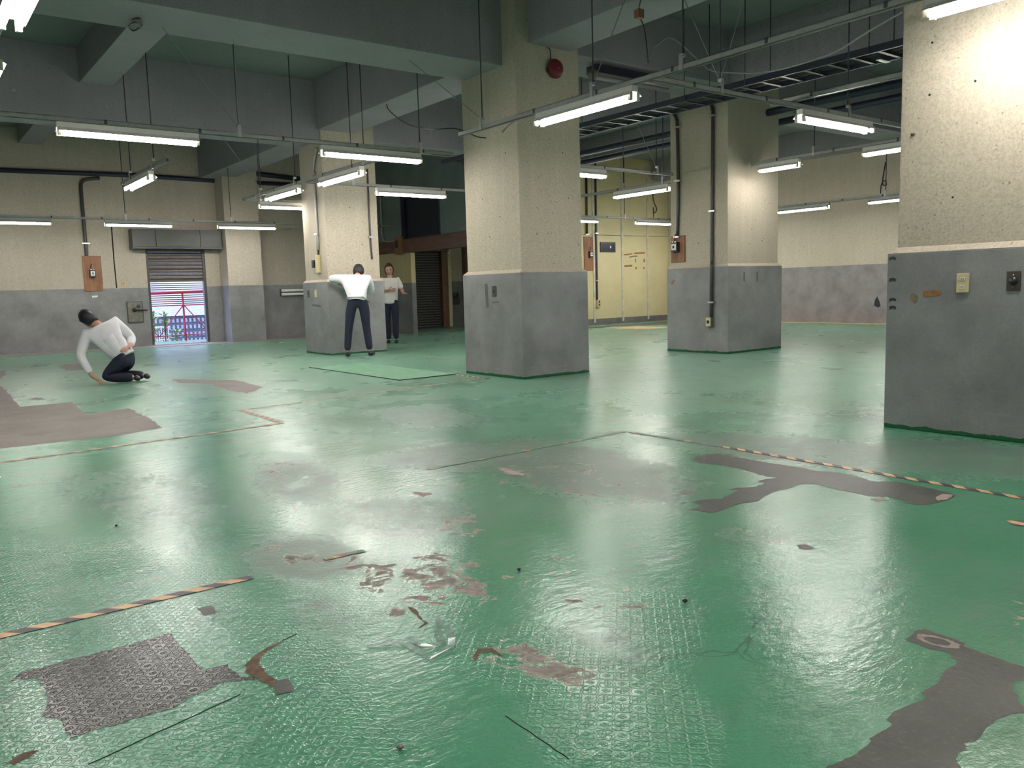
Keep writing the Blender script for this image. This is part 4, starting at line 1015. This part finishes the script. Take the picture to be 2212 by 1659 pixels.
# ================================================================== PEOPLE
M_skin = plain('skin', (.50, .27, .19), .55, 0, .08); M_shirt = plain('white_shirt_cloth', (.74, .72, .76), .8, 0, .05, 12)
M_shirt2 = plain('white_blouse_cloth', (.70, .68, .66), .8, 0, .05, 12)
M_trou = plain('navy_trouser_cloth', (.012, .014, .035), .8, 0, .2, 20); M_shoe = plain('black_leather', (.015, .014, .014), .35)
M_hair = plain('black_hair', (.012, .011, .016), .5, 0, .3, 60); M_hairb = plain('dark_brown_hair', (.060, .032, .022), .5, 0, .3, 60)
def skin_obj(name, pts, edges, mat, parent, frame, sub=2, root=0):
    names = list(pts); ix = {n: i for i, n in enumerate(names)}
    me = bpy.data.meshes.new(name)
    me.from_pydata([frame(pts[n][0]) for n in names], [(ix[a], ix[b]) for a, b in edges], [])
    o = bpy.data.objects.new(name+'_tmp', me); COL.objects.link(o)
    md = o.modifiers.new('skin', 'SKIN')
    for i, n in enumerate(names):
        r = pts[n][1]; r = (r, r) if not isinstance(r, tuple) else r
        me.skin_vertices[0].data[i].radius = r; me.skin_vertices[0].data[i].use_root = (i == root)
    md.use_smooth_shade = True
    ms = o.modifiers.new('sub', 'SUBSURF'); ms.levels = sub; ms.render_levels = sub
    dg = bpy.context.evaluated_depsgraph_get(); ev = o.evaluated_get(dg)
    nm = bpy.data.meshes.new_from_object(ev); nm.name = name
    bpy.data.objects.remove(o, do_unlink=True)
    for p in nm.polygons: p.use_smooth = True
    nm.materials.clear(); nm.materials.append(mat)
    ob = bpy.data.objects.new(name, nm); COL.objects.link(ob)
    if parent: ob.parent = parent
    return ob
def head_into(bm, c, face, up, R=.105):
    """head with jaw, nose, ears added to a bmesh; face and up are unit vectors"""
    face = Vector(face).normalized(); up = (Vector(up) - face*Vector(up).dot(face)).normalized(); sd = face.cross(up)
    g = bmesh.ops.create_uvsphere(bm, u_segments=20, v_segments=14, radius=1)['verts']
    for v in g:
        x, y, z = v.co
        w = .74*(1 - .22*max(0, -z)); d = .92*(1 - .06*max(0, -z)); zz = z*1.16
        if y > .8 and abs(x) < .25 and -.45 < z < .1: y += .22*(1-abs(x)/.25)*(1-abs(z+.2)/.3 if abs(z+.2) < .3 else 0)   # nose
        if y > .7 and .05 < z < .30 and .18 < abs(x) < .5: y -= .08                                                       # eye sockets
        v.co = c + (sd*x*w + face*y*d + up*zz)*R
    for s in (-1, 1):
        e = bmesh.ops.create_uvsphere(bm, u_segments=8, v_segments=6, radius=1)['verts']
        for v in e: v.co = c + (sd*(s*.76 + v.co.x*.07) + face*(-.05 + v.co.y*.16) + up*(-.02 + v.co.z*.26))*R
def hair_obj(c, face, up, mat, parent, R=.105, long_=0.0):
    face = Vector(face).normalized(); up = (Vector(up) - face*Vector(up).dot(face)).normalized(); sd = face.cross(up)
    bm = bmesh.new(); g = bmesh.ops.create_uvsphere(bm, u_segments=24, v_segments=18, radius=1)['verts']
    for v in g:
        x, y, z = v.co
        low = -.66 - long_ if y < .0 else .50 + (y-.5)*.3
        if y < .5 and y >= .0: low = -.25 - long_*.6 + y*1.5
        if z < low: z = low - (low - z)*.06
        k = 1 + .03*math.sin(x*23 + z*17)*math.cos(y*19)
        fy = (y*.86 if y > 0 else y*1.0) - .05
        v.co = c + (sd*x*.84*k + face*fy*k + up*(z*1.20+.05)*k)*R
    return link('hair', bm_mesh('hair', bm, True), mat, parent)
def eyes_mouth(c, face, up, parent, R=.105):
    face = Vector(face).normalized(); up = (Vector(up) - face*Vector(up).dot(face)).normalized(); sd = face.cross(up)
    for s in (-1, 1):
        bm = bmesh.new(); g = bmesh.ops.create_uvsphere(bm, u_segments=8, v_segments=6, radius=.012)['verts']
        for v in g: v.co = v.co + c + (sd*s*.32 + face*.80 + up*.12)*R
        link('eye', bm_mesh('eye', bm, True), M_hair, parent)
    bm = bmesh.new(); g = bmesh.ops.create_uvsphere(bm, u_segments=10, v_segments=6, radius=1)['verts']
    for v in g: v.co = c + sd*v.co.x*.024 + up*(v.co.z*.006) + face*v.co.y*.006 + (face*.84 - up*.52)*R
    link('mouth', bm_mesh('mouth', bm, True), plain('lip', (.35, .12, .11), .5), parent)
def hand_pts(P, E, tag_, wrist, hand_dir, palm_n, prev, s=1.0):
    """adds palm and five fingers to a skin graph"""
    d = Vector(hand_dir).normalized(); n = (Vector(palm_n) - d*Vector(palm_n).dot(d)).normalized(); sd = d.cross(n)
    w = Vector(wrist)
    P[tag_+'palm'] = (w + d*.05*s, (.034*s, .020*s)); E.append((prev, tag_+'palm'))
    P[tag_+'knk'] = (w + d*.085*s, (.036*s, .016*s)); E.append((tag_+'palm', tag_+'knk'))
    for k, (o_, l_) in enumerate(((-.030, .060), (-.010, .075), (.010, .070), (.029, .052))):
        b0 = w + d*.095*s + sd*o_*s
        P[f'{tag_}f{k}a'] = (b0 + d*.012*s, .0095*s); E.append((tag_+'knk', f'{tag_}f{k}a'))
        P[f'{tag_}f{k}b'] = (b0 + d*(.012+l_*.5)*s - n*.008*s, .0088*s); E.append((f'{tag_}f{k}a', f'{tag_}f{k}b'))
        P[f'{tag_}f{k}c'] = (b0 + d*(.012+l_*.85)*s - n*.030*s, .0078*s); E.append((f'{tag_}f{k}b', f'{tag_}f{k}c'))
    P[tag_+'ta'] = (w + d*.045*s - sd*.042*s - n*.006*s, .012*s); E.append((tag_+'palm', tag_+'ta'))
    P[tag_+'tb'] = (w + d*.085*s - sd*.060*s - n*.016*s, .010*s); E.append((tag_+'ta', tag_+'tb'))
def shoe(name, heel, toe, parent, fr, r=.042):
    h, t_ = Vector(heel), Vector(toe)
    pts = {'h': (h, (.038, .042)), 'm': (h.lerp(t_, .5), (.044, .036)), 't': (t_, (.036, .026))}
    return skin_obj(name, pts, [('h', 'm'), ('m', 't')], M_shoe, parent, fr, 2)
RT = Vector((math.sin(YAW), -math.cos(YAW), 0)); AW = Vector((math.cos(YAW), math.sin(YAW), 0))
def frame_at(base):
    return lambda p: base + RT*p[0] + AW*p[1] + UZ*p[2]
def join_mesh(ob, bm2):
    bm = bmesh.new(); bm.from_mesh(ob.data); tmp = bpy.data.meshes.new('t'); bmesh.ops.recalc_face_normals(bm2, faces=bm2.faces[:]); bm2.to_mesh(tmp); bm2.free(); bm.from_mesh(tmp); bm.to_mesh(ob.data); bm.free(); bpy.data.meshes.remove(tmp)
    for p in ob.data.polygons: p.use_smooth = True

def person_body(base, J, label, head, face, up, hair, mat_shirt, long_hair=0.0, sleeves='long', show_face=False):
    """J: joints in (right, away, up) metres from base. Limbs taper; body is one mesh, clothes are children."""
    fr = frame_at(base); V = lambda k: Vector(J[k])
    P = {}; E = []
    P['pel'] = (V('pel'), .085); P['wai'] = (V('wai'), .085); P['che'] = (V('che'), .085); P['nck'] = (V('nck'), .052); P['hed'] = (V('hed'), .058)
    E += [('pel', 'wai'), ('wai', 'che'), ('che', 'nck'), ('nck', 'hed')]
    for s in 'LR':
        for k, r in (('sho', .046), ('elb', .038), ('wri', .026)): P[k+s] = (V(k+s), r)
        E += [('che', 'sho'+s), ('sho'+s, 'elb'+s), ('elb'+s, 'wri'+s)]
        hd = V('hnd'+s) - V('wri'+s); hand_pts(P, E, 'h'+s, V('wri'+s), hd, J.get('pn'+s, (0, -1, 0)), 'wri'+s)
        for k, r in (('hip', .078), ('kne', .054), ('ank', .037)): P[k+s] = (V(k+s), r)
        E += [('pel', 'hip'+s), ('hip'+s, 'kne'+s), ('kne'+s, 'ank'+s)]
    ob = skin_obj('person', P, E, M_skin, None, fr, 2)
    wf = RT*face[0] + AW*face[1] + UZ*face[2]; wu = RT*up[0] + AW*up[1] + UZ*up[2]; hc = fr(head)
    b2 = bmesh.new(); head_into(b2, hc, wf, wu); join_mesh(ob, b2)
    tag(ob, label, 'person')
    # shirt
    g = 1.16; S = {}; SE = []
    S['hem'] = (V('pel')+(V('wai')-V('pel'))*J.get('hem', .0), (.160, .145)); S['wai'] = (V('wai'), (.155, .140)); S['che'] = (V('che'), (.165, .150)); S['nck'] = (V('nck')*.55+V('che')*.45, .085)
    SE += [('hem', 'wai'), ('wai', 'che'), ('che', 'nck')]
    for s in 'LR':
        S['sho'+s] = (V('sho'+s), .082); SE.append(('che', 'sho'+s))
        if sleeves == 'long':
            S['elb'+s] = (V('elb'+s), .062); S['cuf'+s] = (V('elb'+s).lerp(V('wri'+s), .9), .047); SE += [('sho'+s, 'elb'+s), ('elb'+s, 'cuf'+s)]
        else:
            S['slv'+s] = (V('sho'+s).lerp(V('elb'+s), .80), .062); SE += [('sho'+s, 'slv'+s)]
    skin_obj('shirt', S, SE, mat_shirt, ob, fr, 2, 1)
    T = {'pel': (V('pel'), (.140, .115)), 'top': (V('pel').lerp(V('wai'), .55), (.132, .105))}; TE = [('pel', 'top')]
    for s in 'LR':
        T['hip'+s] = (V('hip'+s), .098); T['mid'+s] = (V('hip'+s).lerp(V('kne'+s), .5), .085); T['kne'+s] = (V('kne'+s), .070); T['ank'+s] = (V('kne'+s).lerp(V('ank'+s), 1.0), .060)
        TE += [('pel', 'hip'+s), ('hip'+s, 'mid'+s), ('mid'+s, 'kne'+s), ('kne'+s, 'ank'+s)]
    skin_obj('trousers', T, TE, M_trou, ob, fr, 2)
    for s in 'LR': shoe('shoe', J['hee'+s], J['toe'+s], ob, fr)
    hair_obj(hc, wf, wu, hair, ob, .112, long_hair)
    if show_face: eyes_mouth(hc, wf, wu, ob)
    return ob
# person bending towards the pillar, seen from behind
bm_base = FZ(778, 768) - AW*.16
person_body(bm_base, dict(
    pel=(.03, .0, .90), wai=(.04, .05, 1.03), che=(.0, .20, 1.20), nck=(-.01, .33, 1.31), hed=(-.01, .38, 1.35),
    shoL=(-.20, .20, 1.27), elbL=(-.46, .26, 1.29), wriL=(-.34, .42, 1.20), hndL=(-.24, .46, 1.18), pnL=(0, 0, 1),
    shoR=(.19, .22, 1.26), elbR=(.20, .40, 1.04), wriR=(.06, .52, 1.10), hndR=(-.02, .55, 1.13), pnR=(0, 0, 1),
    hipL=(-.07, 0, .86), kneL=(-.13, -.02, .47), ankL=(-.17, -.03, .09), hipR=(.13, 0, .86), kneR=(.15, .03, .47), ankR=(.19, .02, .09),
    heeL=(-.17, -.06, .042), toeL=(-.18, .12, .035), heeR=(.19, -.02, .042), toeR=(.23, .15, .035), hem=.15),
    'person in white shirt and navy trousers bending towards the pillar', (-.01, .45, 1.385), (0, .75, -.55), (0, .5, .8), M_hair, M_shirt)
wb = FZ(848, 742)
person_body(wb, dict(
    pel=(.0, 0, .84), wai=(.0, 0, 1.0), che=(.0, 0, 1.20), nck=(.0, .0, 1.345), hed=(.0, -.01, 1.41),
    shoL=(-.155, .0, 1.27), elbL=(-.235, -.04, 1.05), wriL=(-.02, -.19, 1.07), hndL=(.07, -.20, 1.075), pnL=(0, -1, 0),
    shoR=(.155, .0, 1.27), elbR=(.25, -.02, 1.04), wriR=(.29, -.20, 1.00), hndR=(.31, -.29, 1.01), pnR=(0, 0, 1),
    hipL=(-.085, 0, .80), kneL=(-.085, -.01, .45), ankL=(-.075, .02, .08), hipR=(.085, 0, .80), kneR=(.085, -.01, .45), ankR=(.075, .02, .08),
    heeL=(-.075, .05, .042), toeL=(-.09, -.12, .035), heeR=(.075, .05, .042), toeR=(.09, -.12, .035), hem=-.35),
    'person in white blouse and dark trousers standing with an arm folded', (.0, -.02, 1.475), (.1, -1, -.12), (0, 0, 1), M_hairb, M_shirt2, .35, 'short', True)
kb = FZ(264, 826)
person_body(kb, dict(
    pel=(.05, .04, .30), wai=(-.03, .03, .44), che=(-.17, .02, .62), nck=(-.26, -.01, .75), hed=(-.30, -.02, .78),
    shoL=(-.36, -.06, .62), elbL=(-.42, -.16, .36), wriL=(-.27, -.20, .11), hndL=(-.18, -.21, .055), pnL=(0, 0, 1),
    shoR=(-.08, .12, .76), elbR=(.08, .20, .54), wriR=(.12, .03, .45), hndR=(.10, -.06, .43), pnR=(0, 0, 1),
    hipL=(.04, -.06, .28), kneL=(-.17, -.12, .075), ankL=(.20, -.09, .07), hipR=(.06, .14, .28), kneR=(-.13, .20, .075), ankR=(.22, .14, .07),
    heeL=(.20, -.09, .075), toeL=(.27, -.09, .035), heeR=(.22, .14, .075), toeR=(.29, .14, .035), hem=.1),
    'person in white shirt kneeling with one hand on the floor', (-.335, -.03, .80), (-.55, .6, -.6), (-.55, -.1, .8), M_hair, M_shirt)
